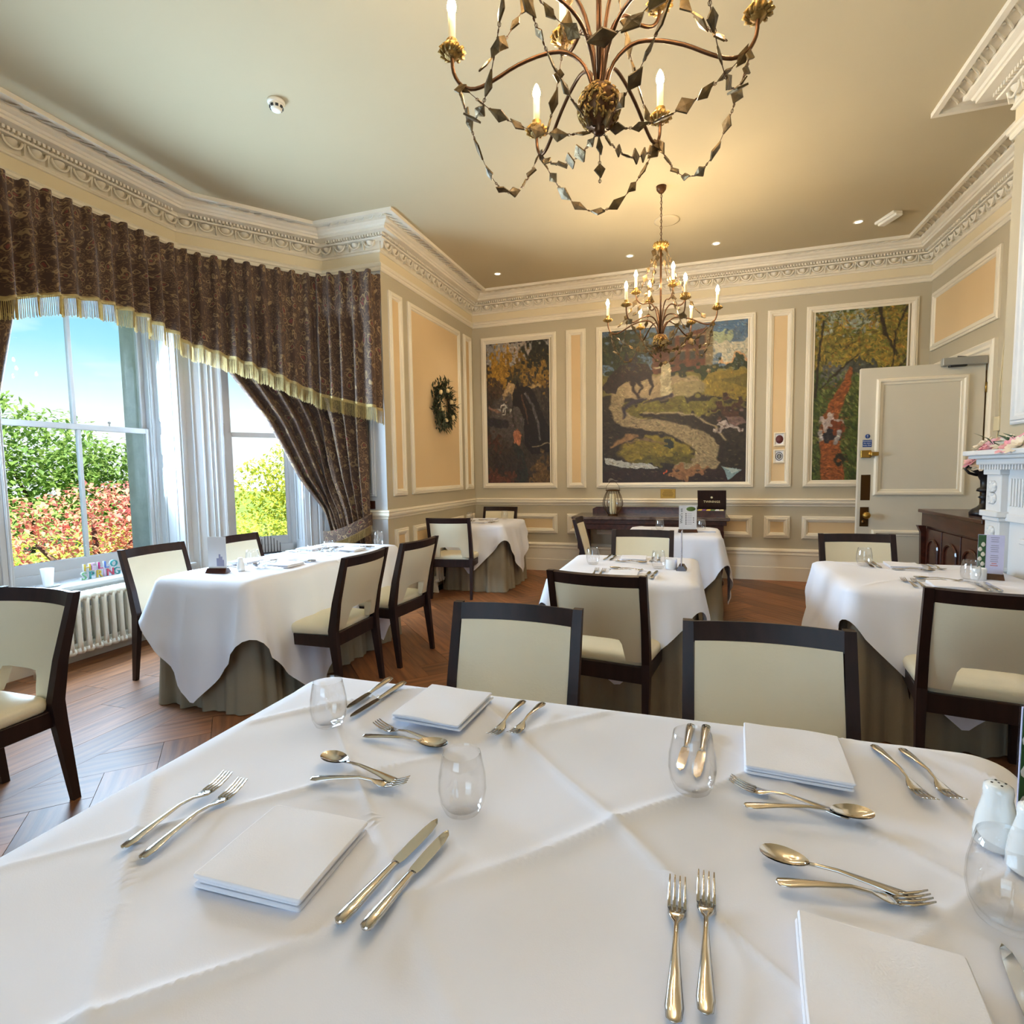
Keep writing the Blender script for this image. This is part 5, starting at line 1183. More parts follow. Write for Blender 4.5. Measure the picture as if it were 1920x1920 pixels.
def make_chandelier(label):
    r = thing('chandelier', label, 'chandelier', group='candle chandeliers'); rs_ = random.Random(9)
    b = MB(); prof = [(0.012, -0.085), (0.018, -0.08), (0.016, -0.066), (0.04, -0.056), (0.06, -0.03), (0.066, 0.0), (0.060, 0.03), (0.045, 0.05), (0.03, 0.062), (0.012, 0.066)]
    b.lathe(prof, 28); build(b, 'hub', 'bronze', r)
    # crackle relief on the hub
    b = MB()
    for k in range(190):
        z = rs_.uniform(-0.055, 0.055); a = rs_.uniform(0, 6.28); rad = 0.067*math.sqrt(max(0.05, 1-(z/0.067)**2)); pts = []
        for q in range(3): pts.append((rad*math.cos(a), rad*math.sin(a), z)); a += rs_.uniform(-0.22, 0.22); z = max(-0.055, min(0.055, z+rs_.uniform(-0.014, 0.014))); rad = 0.067*math.sqrt(max(0.05, 1-(z/0.067)**2))
        b.tube(pts, 0.0042, 5)
    build(b, 'hub_relief', 'gilt', r)['kind'] = 'stuff'
    b = MB(); b.tube([(0, 0, 0.06), (0, 0, 0.82)], 0.009, 8); build(b, 'stem', 'bronze', r)
    b = MB(); b.lathe([(0.03, 0.78), (0.05, 0.79), (0.062, 0.81), (0.058, 0.83), (0.03, 0.84), (0.01, 0.845)], 20)
    for k in range(14):
        a = 2*PI*k/14; b.tube([(0.052*math.cos(a), 0.052*math.sin(a), 0.80), (0.068*math.cos(a+.1), 0.068*math.sin(a+.1), 0.815), (0.056*math.cos(a+.2), 0.056*math.sin(a+.2), 0.835)], 0.006, 5)
    build(b, 'crown', 'gilt', r)
    b = MB()
    for k in range(15):
        z = 0.86+k*0.026; pts = [(0.008*math.cos(a), 0, z+0.016*math.sin(a)) for a in [2*PI*q/8 for q in range(8)]]
        if k % 2: pts = [(y, x, z_) for x, y, z_ in pts]
        b.tube(pts, 0.0022, 5, closed=True)
    b.tube([(0.004, 0, 0.84), (0.004, 0, 1.27)], 0.0022, 5); build(b, 'chain', 'bronze', r)
    b = MB(); b.lathe([(0.008, 1.245), (0.02, 1.25), (0.04, 1.275), (0.045, 1.305)], 20); build(b, 'ceiling_cup', 'bronze', r)
    tiers = [(6, 0.0, [(0.018, 0.055), (0.045, 0.135), (0.10, 0.185), (0.17, 0.19), (0.26, 0.165), (0.34, 0.125), (0.40, 0.105), (0.445, 0.12), (0.472, 0.165), (0.478, 0.225)]),
             (4, 0.55, [(0.012, 0.055), (0.022, 0.16), (0.05, 0.27), (0.10, 0.325), (0.16, 0.315), (0.205, 0.325), (0.232, 0.36), (0.236, 0.40)])]
    tips = []
    for n, a0, pr in tiers:
        for k in range(n):
            a = a0+2*PI*k/n; c, s = math.cos(a), math.sin(a)
            # smooth arm by Catmull-Rom
            pts = []
            for i in range(len(pr)-1):
                p0, p1, p2, p3 = pr[max(0, i-1)], pr[i], pr[i+1], pr[min(len(pr)-1, i+2)]
                for q in range(3):
                    t = q/3; f = lambda j: 0.5*((2*p1[j])+(-p0[j]+p2[j])*t+(2*p0[j]-5*p1[j]+4*p2[j]-p3[j])*t*t+(-p0[j]+3*p1[j]-3*p2[j]+p3[j])*t**3)
                    pts.append((f(0)*c, f(0)*s, f(1)))
            pts.append((pr[-1][0]*c, pr[-1][0]*s, pr[-1][1]))
            b = MB(); b.tube(pts, 0.0062, 7); arm = build(b, 'arm', 'bronze', r)
            x, y, z = pts[-1]
            if n == 6: tips.append((0.458*c, 0.458*s, 0.135))
            b = MB(); b.lathe([(0.006, -0.012), (0.02, -0.006), (0.034, 0.006), (0.036, 0.012), (0.02, 0.012), (0.015, 0.03), (0.019, 0.045)], 14, T(x, y, z))
            for q in range(12):
                t = 2*PI*q/12; b.tube([(x+0.024*math.cos(t), y+0.024*math.sin(t), z+0.0), (x+0.041*math.cos(t+.2), y+0.041*math.sin(t+.2), z+0.008), (x+0.03*math.cos(t+.5), y+0.03*math.sin(t+.5), z+0.022)], lambda i: (0.006, 0.007, 0.003)[i], 5)
            build(b, 'cup', 'gilt', arm)
            b = MB(); b.lathe([(0.0125, 0.0), (0.0125, 0.105), (0.010, 0.108)], 14, T(x, y, z+0.03)); build(b, 'candle_tube', 'candle', arm)
            b = MB(); b.lathe([(0.008, 0.0), (0.0135, 0.01), (0.0155, 0.02), (0.012, 0.036), (0.005, 0.052), (0.001, 0.058)], 10, T(x, y, z+0.137)); build(b, 'bulb', 'bulb', arm)
    def garland(p, q, sag, step, cat=2):
        p, q = Vector(p), Vector(q); n = 28; pts = []
        for k in range(n+1):
            t = k/n; c = p.lerp(q, t); c.z -= sag*4*t*(1-t); pts.append(c)
        b = MB(); L = [0]
        for k in range(n): L.append(L[-1]+(pts[k+1]-pts[k]).length)
        # chain of small rings
        m = int(L[-1]/0.014)
        def at(s):
            for k in range(n):
                if s <= L[k+1] or k == n-1: return pts[k].lerp(pts[k+1], (s-L[k])/max(1e-6, L[k+1]-L[k])), (pts[k+1]-pts[k]).normalized()
        b.tube([tuple(x) for x in pts], 0.0013, 4)
        for k in range(m):
            c, t = at((k+0.5)*L[-1]/m)
            if (k % 4) < 2: continue
            u = t.cross(Vector((0, 0, 1))) if k % 2 else Vector((0, 0, 1)).cross(t).cross(t)
            if u.length < 1e-3: u = Vector((1, 0, 0))
            u.normalize(); b.tube([tuple(c+t*0.006*math.cos(a)+u*0.0045*math.sin(a)) for a in [2*PI*j/6 for j in range(6)]], 0.0011, 4, closed=True)
        g = build(b, 'garland', 'bronze', r)
        m = max(2, int(L[-1]/step))
        for k in range(m):
            c, t = at((k+0.5)*L[-1]/m); tq = t.to_track_quat('Z', 'Y').to_matrix().to_4x4()
            link('lozenge', LOZ[rs_.randrange(5)], g, Matrix.Translation(c) @ tq @ Matrix.Rotation(rs_.uniform(0, PI), 4, 'Z') @ Matrix.Rotation(rs_.uniform(-0.25, 0.25), 4, 'Y') @ Matrix.Scale(rs_.uniform(0.85, 1.35), 4))
    for k in range(6): garland(tips[k], tips[(k+1) % 6], 0.25, 0.074)
    for k in range(6): garland(tips[k], (0.02*math.cos(k), 0.02*math.sin(k), -0.07), 0.07, 0.07)
    for k in range(6):
        a = 2*PI*k/6+0.5; garland((0.05*math.cos(a), 0.05*math.sin(a), 0.79), (tips[k][0]*0.85, tips[k][1]*0.85, 0.16), 0.10, 0.068)
    garland((0, 0, -0.08), (0.001, 0, -0.24), 0.0, 0.07)
    return r
ch = make_chandelier('large candle chandelier with lozenge garlands hanging over the front table')
ch.location = (-0.29, 1.82, 2.525); ch.rotation_euler = (math.radians(-4), 0, math.radians(10))
ch2 = copy_tree(ch); ch2.location = (-0.274, 5.05, 2.495); ch2.rotation_euler = (0, 0, math.radians(-3)); ch2.scale = (0.97, 0.97, 1.0)
ch2['label'] = 'smaller looking candle chandelier hanging before the big painting'

# ================================================================== CEILING FITTINGS
def downlight(x, y, label):
    r = thing('downlight', label, 'downlight', (x, y, H), 0, 'recessed ceiling downlights')
    b = MB(); b.lathe([(0.045, -0.003), (0.048, -0.006), (0.036, -0.008), (0.032, -0.002)], 24, cap=False); build(b, 'bezel', 'plastic_white', r)
    b = MB(); b.lathe([(0.0, -0.004), (0.033, -0.004), (0.033, -0.001)], 24, cap=False); build(b, 'lens', 'downlight_glow', r)
downlight(-2.288, 6.50, 'recessed downlight above the far corner table')
downlight(-0.693, 6.50, 'recessed downlight between the corner table and the hanging chandelier')
downlight(0.225, 6.48, 'recessed downlight just past the small chandelier chain')
downlight(1.546, 6.42, 'recessed downlight beside the emergency light')
for x_ in (-2.288, -0.693, 0.225, 1.546):
    L = bpy.data.lights.new('downlight_beam', 'SPOT'); L.energy = 22; L.spot_size = math.radians(85); L.spot_blend = 0.8; L.shadow_soft_size = 0.03; L.color = (1, 0.84, 0.62)
    o = bpy.data.objects.new('downlight_beam', L); COL.objects.link(o); o.location = (x_, 6.48, H-0.02)
sm = thing('smoke_detector', 'round white smoke detector on the ceiling', 'smoke detector', (-2.59, 3.08, H))
b = MB(); b.lathe([(0.055, 0), (0.055, -0.012), (0.05, -0.02), (0.044, -0.022)], 28); build(b, 'base', 'plastic_white', sm)
b = MB(); b.lathe([(0.044, -0.022), (0.044, -0.028), (0.030, -0.058), (0.022, -0.062), (0.0, -0.063)], 28, cap=False); build(b, 'sensor_head', 'plastic_white', sm)
for k in range(8):
    a = 2*PI*k/8; b = MB(); b.box(0.033, 0.043, -0.009, 0.009, -0.046, -0.032, M=T(0, 0, 0, a)); build(b, 'slot', 'black', sm)
b = MB(); b.lathe([(0.12, -0.001), (0.122, -0.008), (0.10, -0.012), (0.0, -0.012)], 36, T(-0.258, 5.73, H), cap=False); tag(build(b, 'ceiling_speaker', 'ceiling_paint'), 'flat round speaker grille on the ceiling near the far chandelier', 'speaker')
em = thing('emergency_light', 'white wedge emergency light with green glow on the ceiling', 'emergency light', (1.79, 6.39, H), math.radians(20))
b = MB(); b.box(-0.05, 0.05, -0.13, 0.13, -0.03, 0.0, 0.008); b.box(-0.035, 0.035, -0.15, 0.10, -0.055, -0.03, 0.006); build(b, 'housing', 'plastic_white', em)
b = MB(); b.lathe([(0.018, 0), (0.014, -0.012), (0.0, -0.016)], 14, T(0.02, 0.10, -0.03)); build(b, 'green_lamp', 'led_green', em)

# ================================================================== WALL PIECES
wr = thing('wreath', 'oval dried foliage wreath with cream baubles on the panelled side wall', 'wreath', (-2.945, 6.21, 2.20))
rs = random.Random(12); b = MB()
for k in range(900):
    a = rs.uniform(0, 2*PI); rr_ = 0.19+rs.gauss(0, 0.055); rr_ = max(0.05, min(0.31, rr_)); c = Vector((rs.uniform(0.0, 0.07), rr_*math.cos(a)*1.05, rr_*math.sin(a)))
    d = Vector((rs.uniform(-0.1, 0.8), math.cos(a+rs.uniform(-1, 1)), math.sin(a+rs.uniform(-1, 1)))); leafq(b, c, d, rs.uniform(0.04, 0.10), rs.uniform(0.012, 0.03), 0.1)
build(b, 'foliage', 'wreath_green', wr)['kind'] = 'stuff'
b = MB(); b.tube([(0.015, 0.19*math.cos(a), 0.19*math.sin(a)) for a in [2*PI*k/20 for k in range(20)]], 0.02, 6, closed=True); build(b, 'hoop', 'bark', wr)
for k in range(12):
    a = k*0.53*2+0.3; r_ = 0.15+0.07*(k % 3)/2; b = MB(); b.lathe([(0.0, -0.026), (0.018, -0.02), (0.026, 0), (0.018, 0.02), (0, 0.026)], 10, T(0.07, r_*math.cos(a), r_*math.sin(a)), cap=False); build(b, 'bauble', 'wreath_cream', wr)
sw = thing('light_switch', 'dark wooden light switch plate beside the tied curtain', 'switch', (-3.15, 4.898, 1.055))
b = MB(); b.box(-0.05, 0.05, -0.012, 0, -0.042, 0.042, 0.003); build(b, 'plate', 'mahogany', sw)
b = MB(); b.lathe([(0.018, 0), (0.016, 0.012), (0.006, 0.016), (0.006, 0.026), (0, 0.028)], 14, T(-0.015, -0.012, 0, rx=PI/2)); build(b, 'dolly', 'steel', sw)
b = MB(); b.box(-2.29, -2.23, 7.255, 7.27, 0.06, 0.14, 0.003); tag(build(b, 'wall_socket', 'dark_brass'), 'small dark socket low on the skirting beyond the corner table', 'socket')
# radiators
def radiator(label, x, y0, n, pitch, z0, z1, dep, sx):
    r = thing('radiator', label, 'radiator', (x, y0, 0)); b = MB()
    for d in (0.018, dep-0.018):
        b.tube([(sx*d, 0, z0+0.03), (sx*d, 0, z0+0.10), (sx*d, 0, z1-0.08), (sx*d, 0, z1-0.03)], lambda i: (0.020, 0.0165, 0.0165, 0.020)[i], 9)
    b.tube([(0, 0, z1-0.03), (sx*dep/2, 0, z1-0.012), (sx*dep, 0, z1-0.03)], 0.026, 9); b.tube([(0, 0, z0+0.03), (sx*dep/2, 0, z0+0.018), (sx*dep, 0, z0+0.03)], 0.026, 9)
    b.tube([(sx*dep/2, -pitch/2, z1-0.045), (sx*dep/2, pitch/2, z1-0.045)], 0.025, 8); b.tube([(sx*dep/2, -pitch/2, z0+0.045), (sx*dep/2, pitch/2, z0+0.045)], 0.025, 8)
    me = b.mesh('column', 'radiator')
    for k in range(n): link('column', me, r, T(0, k*pitch, 0))
    for k in (0, n-1):
        b = MB(); b.bar([(sx*dep/2, k*pitch, 0), (sx*dep/2, k*pitch, z0+0.05)], [(0.10, 0.018), (0.05, 0.03)]); build(b, 'foot', 'radiator', r)
    b = MB(); b.tube([(sx*dep/2, -pitch/2, z0+0.05), (sx*dep/2, -0.07, z0+0.05), (sx*dep/2, -0.08, z0+0.03), (sx*dep/2, -0.08, 0.0)], 0.011, 8); b.lathe([(0.016, -0.02), (0.018, 0.03), (0.012, 0.06)], 10, T(sx*dep/2, -0.08, z0+0.05)); build(b, 'valve', 'radiator', r)
radiator('white column radiator under the large sash window', -4.345, 2.52, 20, 0.062, 0.10, 0.535, 0.15, 1)
radiator('white column radiator on the side wall behind the corner table', -2.87, 5.62, 12, 0.062, 0.12, 0.76, 0.12, 1)
# things on the window sill
hs = thing('letter_sign', 'colourful block letters reading hello spring on the window sill', 'letters', (-4.50, 2.93, 0.584))
LM = Matrix(((0, 0, 1, 0), (1, 0, 0, 0), (0, 1, 0, 0), (0, 0, 0, 1)))
for row, (word, z_, y_, sz, cols) in enumerate((('SPRING', 0.003, 0.0, 0.082, ('letter_mint', 'letter_teal', 'letter_gold', 'letter_lilac', 'letter_red', 'letter_teal')), ('HELLO', 0.068, 0.018, 0.078, ('letter_gold', 'letter_lilac', 'letter_magenta', 'letter_blue', 'letter_teal')))):
    yy = y_
    for k, chh in enumerate(word):
        me = text_mesh(chh, sz, 0.006, cols[k], 'letter', 'LEFT'); link('letter', me, hs, Matrix.Translation((0.006, yy, z_)) @ LM)
        me2 = text_mesh(chh, sz*1.10, 0.005, 'paper', 'letter_backing', 'LEFT'); link('letter_backing', me2, hs, Matrix.Translation((-0.006, yy-0.003, max(0, z_-0.003))) @ LM)
        yy += {'I': 0.027, 'L': 0.048}.get(chh, 0.054)
cu = thing('candle_cup', 'white candle cup on a saucer on the window sill', 'cup', (-4.50, 2.70, 0.584))
b = MB(); b.lathe([(0.0, 0), (0.05, 0), (0.075, 0.008), (0.076, 0.011), (0.05, 0.006), (0.0, 0.005)], 28, cap=False); build(b, 'saucer', 'ceramic', cu)
b = MB(); b.lathe([(0.0, 0.006), (0.028, 0.006), (0.03, 0.01), (0.042, 0.135), (0.04, 0.136), (0.037, 0.125), (0.0, 0.12)], 28, cap=False); build(b, 'cup', 'ceramic', cu)
Mc = WALL['bay_canted'].matrix_basis
cs = thing('candle_stand', 'row of thin black rods on the sill of the narrow window', 'candle stand'); cs.matrix_basis = Mc @ T(0.63, -0.08, 0.584)
b = MB(); b.box(-0.125, 0.125, -0.02, 0.02, 0, 0.014, 0.003); build(b, 'base', 'black', cs)
for k in range(9):
    x = -0.115+k*0.0287; hh = 0.10+0.10*(1-abs(k-4)/4.2); b = MB(); b.tube([(x, 0, 0.012), (x, 0, hh)], lambda i: (0.0045, 0.0032)[i], 7); build(b, 'rod', 'black', cs)

# ================================================================== PAINTINGS (painted cell by cell)
def vnoise(h, w_, cy, cx, rg):
    g = rg.random((cy+2, cx+2)); y = np.linspace(0, cy, h); x = np.linspace(0, cx, w_); yi = y.astype(int); xi = x.astype(int); fy = (y-yi)[:, None]; fx = (x-xi)[None, :]
    fy = fy*fy*(3-2*fy); fx = fx*fx*(3-2*fx)
    return (g[yi][:, xi]*(1-fy)*(1-fx)+g[yi+1][:, xi]*fy*(1-fx)+g[yi][:, xi+1]*(1-fy)*fx+g[yi+1][:, xi+1]*fy*fx)
class Canvas:
    def __init__(s, h, w_, seed):
        s.rg = np.random.default_rng(seed); s.h, s.w = h, w_; s.img = np.zeros((h, w_, 3)); s.V, s.U = np.mgrid[0:1:h*1j, 0:1:w_*1j]; s.asp = h/w_
        s.wu = (vnoise(h, w_, 40, 28, s.rg)-0.5); s.wv = (vnoise(h, w_, 40, 28, s.rg)-0.5)
    def put(s, mask, col, var=0.18, sc=(50, 34), alpha=1.0):
        n = vnoise(s.h, s.w, sc[0], sc[1], s.rg)*0.6+vnoise(s.h, s.w, sc[0]*2, sc[1]*2, s.rg)*0.4
        c = np.array(col)[None, None, :]*(1+var*2*(n-0.5))[:, :, None]
        m = (np.clip(mask, 0, 1)*alpha)[:, :, None]; s.img = s.img*(1-m)+c*m
    def soft(s, d, e=0.012): return np.clip(0.5-d/e, 0, 1)
    def ell(s, u, v, ru, rv, j=0.05, e=0.15):
        U = s.U+s.wu*j; V = s.V+s.wv*j; return s.soft(np.sqrt(((U-u)/ru)**2+((V-v)/rv)**2)-1, e)
    def rect(s, u0, u1, v0, v1, j=0.0): 
        U = s.U+s.wu*j; V = s.V+s.wv*j; return s.soft(np.maximum(np.maximum(u0-U, U-u1), np.maximum(v0-V, V-v1)), 0.012)
    def stroke(s, pts, wd, j=0.02):
        U = s.U+s.wu*j; V = (s.V+s.wv*j)*s.asp; best = np.full(U.shape, 9.0)
        for (a, b_), (w0, w1) in zip(zip(pts[:-1], pts[1:]), zip(wd[:-1], wd[1:])):
            ax_, ay_, bx_, by_ = a[0], a[1]*s.asp, b_[0], b_[1]*s.asp; dx, dy = bx_-ax_, by_-ay_; t = np.clip(((U-ax_)*dx+(V-ay_)*dy)/max(1e-9, dx*dx+dy*dy), 0, 1)
            best = np.minimum(best, np.hypot(U-ax_-t*dx, V-ay_-t*dy)-(w0+(w1-w0)*t))
        return s.soft(best, 0.012)
    def poly(s, pts, j=0.012):
        U = s.U+s.wu*j; V = s.V+s.wv*j; ins = np.zeros(U.shape, bool)
        for (x0, y0), (x1, y1) in zip(pts, pts[1:]+pts[:1]):
            c = ((y0 > V) != (y1 > V)); ins ^= c & (U < (x1-x0)*(V-y0)/((y1-y0) if y1 != y0 else 1e-9)+x0)
        return ins.astype(float)
    def dabs(s, n, box, size, cols, ang=None, alpha=0.8):
        for k in range(n):
            u = s.rg.uniform(box[0], box[1]); v = s.rg.uniform(box[2], box[3]); a = s.rg.uniform(0, PI) if ang is None else ang+s.rg.normal(0, 0.35); l = size*s.rg.uniform(0.6, 1.5); w_ = l*0.32
            i0, i1 = int(max(0, (v-l)*s.h)), int(min(s.h, (v+l)*s.h+2)); j0, j1 = int(max(0, (u-l*s.asp)*s.w)), int(min(s.w, (u+l*s.asp)*s.w+2))
            if i1 <= i0 or j1 <= j0: continue
            U = s.U[i0:i1, j0:j1]-u; V = (s.V[i0:i1, j0:j1]-v)*s.asp; p = (U*math.cos(a)+V*math.sin(a))/(l*s.asp); q = (-U*math.sin(a)+V*math.cos(a))/(w_*s.asp)
            m = (np.clip(1.6-1.6*(p*p+q*q), 0, 1)*alpha)[:, :, None]; c = np.array(cols[s.rg.integers(len(cols))])*s.rg.uniform(0.8, 1.2); s.img[i0:i1, j0:j1] = s.img[i0:i1, j0:j1]*(1-m)+c*m
def painting(cv, x0, x1, z0, z1, label):
    # loose brush strokes that pick up the colour below them
    for k in range(3600):
        v, u = cv.rg.random(2); base = cv.img[min(cv.h-1, int(v*cv.h)), min(cv.w-1, int(u*cv.w))]*cv.rg.uniform(0.72, 1.34)+cv.rg.normal(0, 5, 3)
        cv.dabs(1, (u, u+1e-6, v, v+1e-6), 0.0085, [np.clip(base, 8, 245)], 0.5+1.2*math.sin(u*7+v*5), 0.6)
    h, w_ = cv.h, cv.w; img = np.clip(cv.img*0.92, 0, 255)/255; img = np.where(img <= 0.04045, img/12.92, ((img+0.055)/1.055)**2.4)
    r = thing('oil_painting', label, 'painting', ((x0+x1)/2, 7.278, (z0+z1)/2))
    b = MB(); b.grid(w_-1, h-1, lambda u, v: ((u-0.5)*(x1-x0), 0.0, (0.5-v)*(z1-z0)), smooth=False); me = b.mesh('canvas', 'oil_paint')
    ca = me.color_attributes.new('paint', 'FLOAT_COLOR', 'POINT'); ca.data.foreach_set('color', np.concatenate([img, np.ones((h, w_, 1))], 2).astype(np.float32).ravel()); link('canvas', me, r)
    b = MB(); b.loft(miter([((x0-x1)/2-0.012, (z0-z1)/2-0.012), ((x1-x0)/2+0.012, (z0-z1)/2-0.012), ((x1-x0)/2+0.012, (z1-z0)/2+0.012), ((x0-x1)/2-0.012, (z1-z0)/2+0.012)], [(0, -0.008), (0, 0.008), (0.012, 0.006), (0.014, 0.0)], True, lambda p, q, hh: (p, -hh, q)), cap=False, closed_ring=False); build(b, 'slip_frame', 'trim_paint', r)
# -- big picture: house, horse, winding drive
c = Canvas(300, 268, 21)
c.put(np.ones((300, 268)), (46, 36, 28), 0.4)
c.put(c.rect(0, 1, 0, 0.3), (96, 118, 140), 0.2)
c.put(c.ell(0.9, 0.17, 0.16, 0.06, 0.1), (206, 196, 168), 0.15); c.put(c.ell(0.97, 0.235, 0.12, 0.03, 0.1), (210, 160, 110), 0.15); c.put(c.ell(0.80, 0.07, 0.08, 0.06, 0.12), (170, 178, 140), 0.15); c.put(c.ell(0.93, 0.03, 0.2, 0.03, 0.1), (86, 118, 150), 0.1)
c.put(c.ell(0.12, 0.15, 0.26, 0.13, 0.2), (48, 54, 32), 0.4); c.put(c.ell(0.30, 0.09, 0.1, 0.05, 0.2), (78, 76, 44), 0.3)
c.put(c.ell(0.5, 0.36, 0.9, 0.085, 0.05), (122, 110, 52), 0.2)
c.put(c.poly([(0.36, 0.30), (0.36, 0.12), (0.45, 0.06), (0.60, 0.02), (0.73, 0.015), (0.77, 0.05), (0.77, 0.30)]), (104, 62, 42), 0.25)
c.put(c.poly([(0.40, 0.05), (0.56, 0.0), (0.72, 0.0), (0.73, 0.025), (0.45, 0.09)]), (110, 120, 132), 0.1)
c.put(c.rect(0.725, 0.775, 0.03, 0.30), (140, 120, 84), 0.2)
for u in (0.50, 0.57, 0.64, 0.70):
    for v in (0.10, 0.19): c.put(c.rect(u-0.018, u+0.018, v-0.025, v+0.03), (62, 58, 52), 0.2); c.put(c.rect(u-0.022, u+0.022, v-0.032, v-0.025), (176, 150, 110), 0.1)
c.put(c.ell(0.62, 0.30, 0.2, 0.025, 0.1), (38, 42, 24), 0.3); c.put(c.ell(0.72, 0.29, 0.07, 0.03, 0.1), (52, 62, 30), 0.3); c.put(c.ell(0.92, 0.27, 0.14, 0.035, 0.1), (48, 56, 30), 0.3)
c.put(c.poly([(0.75, 0.31), (1, 0.30), (1, 0.50), (0.80, 0.46), (0.66, 0.42)]), (140, 118, 44), 0.18); c.put(c.poly([(0.83, 0.36), (1, 0.33), (1, 0.42)]), (112, 98, 40), 0.15)
c.put(c.ell(0.55, 0.52, 0.45, 0.06, 0.08), (112, 102, 42), 0.25)
c.put(c.ell(0.40, 0.385, 0.32, 0.075, 0.03), (172, 148, 110), 0.15); c.put(c.ell(0.60, 0.40, 0.13, 0.05, 0.03), (150, 134, 92), 0.15)
path = [(0.12, 0.42), (0.10, 0.50), (0.14, 0.57), (0.26, 0.62), (0.42, 0.65), (0.58, 0.69), (0.70, 0.75), (0.755, 0.82), (0.72, 0.89), (0.58, 0.94)]
c.put(c.stroke(path, [0.06, 0.045, 0.05, 0.055, 0.06, 0.07, 0.085, 0.09, 0.09, 0.08]), (156, 136, 100), 0.22, (90, 60))
c.put(c.stroke([(0.30, 0.56), (0.45, 0.565), (0.62, 0.585), (0.76, 0.66), (0.845, 0.76), (0.83, 0.86)], [0.01, 0.014, 0.02, 0.025, 0.025, 0.015]), (44, 32, 24), 0.2)
c.put(c.stroke([(0.30, 0.548), (0.48, 0.55), (0.66, 0.575), (0.80, 0.65), (0.87, 0.74)], [0.006]*5), (176, 156, 116), 0.1)
c.put(c.stroke([(0.08, 0.62), (0.20, 0.655), (0.40, 0.69), (0.55, 0.735), (0.64, 0.80), (0.62, 0.86)], [0.01, 0.02, 0.025, 0.025, 0.02, 0.01]), (40, 30, 24), 0.2)
c.put(c.ell(0.38, 0.79, 0.26, 0.09, 0.05), (130, 112, 38), 0.25); c.put(c.ell(0.45, 0.85, 0.20, 0.035, 0.05), (96, 86, 30), 0.25)
c.put(c.poly([(0.02, 0.83), (0.16, 0.86), (0.34, 0.875), (0.42, 0.905), (0.2, 0.905), (0.02, 0.87)]), (186, 186, 178), 0.12)
c.put(c.stroke([(0.07, 0.755), (0.18, 0.70), (0.26, 0.69)], [0.008, 0.022, 0.008]), (150, 112, 72), 0.2); c.put(c.stroke([(0.18, 0.73), (0.30, 0.715), (0.46, 0.74)], [0.004, 0.008, 0.004]), (120, 96, 66), 0.2); c.put(c.ell(0.48, 0.755, 0.035, 0.02), (38, 44, 36), 0.3)
c.put(c.rect(0, 1, 0.915, 1.0, 0.02), (46, 28, 24), 0.25); c.put(c.ell(0.88, 0.54, 0.09, 0.055, 0.15), (70, 42, 30), 0.4); c.put(c.ell(0.93, 0.61, 0.10, 0.03, 0.1), (120, 92, 84), 0.3); c.put(c.ell(0.90, 0.66, 0.08, 0.02, 0.1), (176, 160, 150), 0.3)
c.put(c.ell(0.62, 0.93, 0.12, 0.03, 0.1), (150, 104, 66), 0.2)
c.put(c.poly([(0.00, 0.36), (0.06, 0.28), (0.13, 0.23), (0.24, 0.21), (0.33, 0.23), (0.37, 0.29), (0.33, 0.33), (0.25, 0.34), (0.18, 0.33), (0.12, 0.37), (0.10, 0.41), (0.03, 0.40)]), (48, 32, 28), 0.3)
for q in ([(0.22, 0.32), (0.23, 0.39), (0.27, 0.44)], [(0.26, 0.33), (0.29, 0.38), (0.26, 0.42)], [(0.34, 0.31), (0.36, 0.37), (0.35, 0.42)]): c.put(c.stroke(q, [0.02, 0.01, 0.007]), (40, 26, 24), 0.2)
c.put(c.ell(0.22, 0.215, 0.05, 0.045, 0.1), (44, 36, 44), 0.3); c.put(c.stroke([(0.16, 0.57), (0.16, 0.51), (0.24, 0.46), (0.31, 0.45)], [0.006, 0.014, 0.014, 0.008]), (48, 38, 50), 0.2)
c.put(c.poly([(0.42, 0.44), (0.42, 0.28), (0.445, 0.23), (0.475, 0.225), (0.495, 0.28), (0.50, 0.44)]), (196, 180, 140), 0.25); c.put(c.ell(0.46, 0.225, 0.014, 0.016), (120, 84, 60), 0.2); c.put(c.stroke([(0.30, 0.485), (0.42, 0.455), (0.50, 0.44)], [0.004, 0.01, 0.012]), (58, 46, 54), 0.2); c.put(c.stroke([(0.42, 0.26), (0.38, 0.255)], [0.01, 0.008]), (196, 180, 140), 0.2)
c.put(c.poly([(0.845, 0.895), (0.975, 0.925), (0.885, 0.985)]), (132, 156, 158), 0.15); c.put(c.poly([(0.855, 0.90), (0.97, 0.926), (0.91, 0.945)]), (176, 190, 184), 0.1)
c.put(c.ell(0.447, 0.945, 0.008, 0.012), (226, 96, 46), 0.1); c.put(c.ell(0.07, 0.965, 0.06, 0.015, 0.1), (120, 108, 92), 0.3)
c.dabs(500, (0, 1, 0.45, 0.98), 0.010, [(90, 74, 42), (60, 46, 32), (150, 128, 88), (48, 40, 30)], 0.3, 0.4); c.dabs(350, (0, 0.4, 0.02, 0.28), 0.009, [(70, 70, 36), (40, 44, 28), (110, 96, 56)], None, 0.6); c.dabs(200, (0.75, 1, 0.0, 0.3), 0.010, [(120, 140, 150), (190, 184, 160), (90, 110, 120)], 0.5, 0.4)
painting(c, -1.132, 0.625, 1.205, 3.17, 'largest painting, a winding drive with horse and red house')
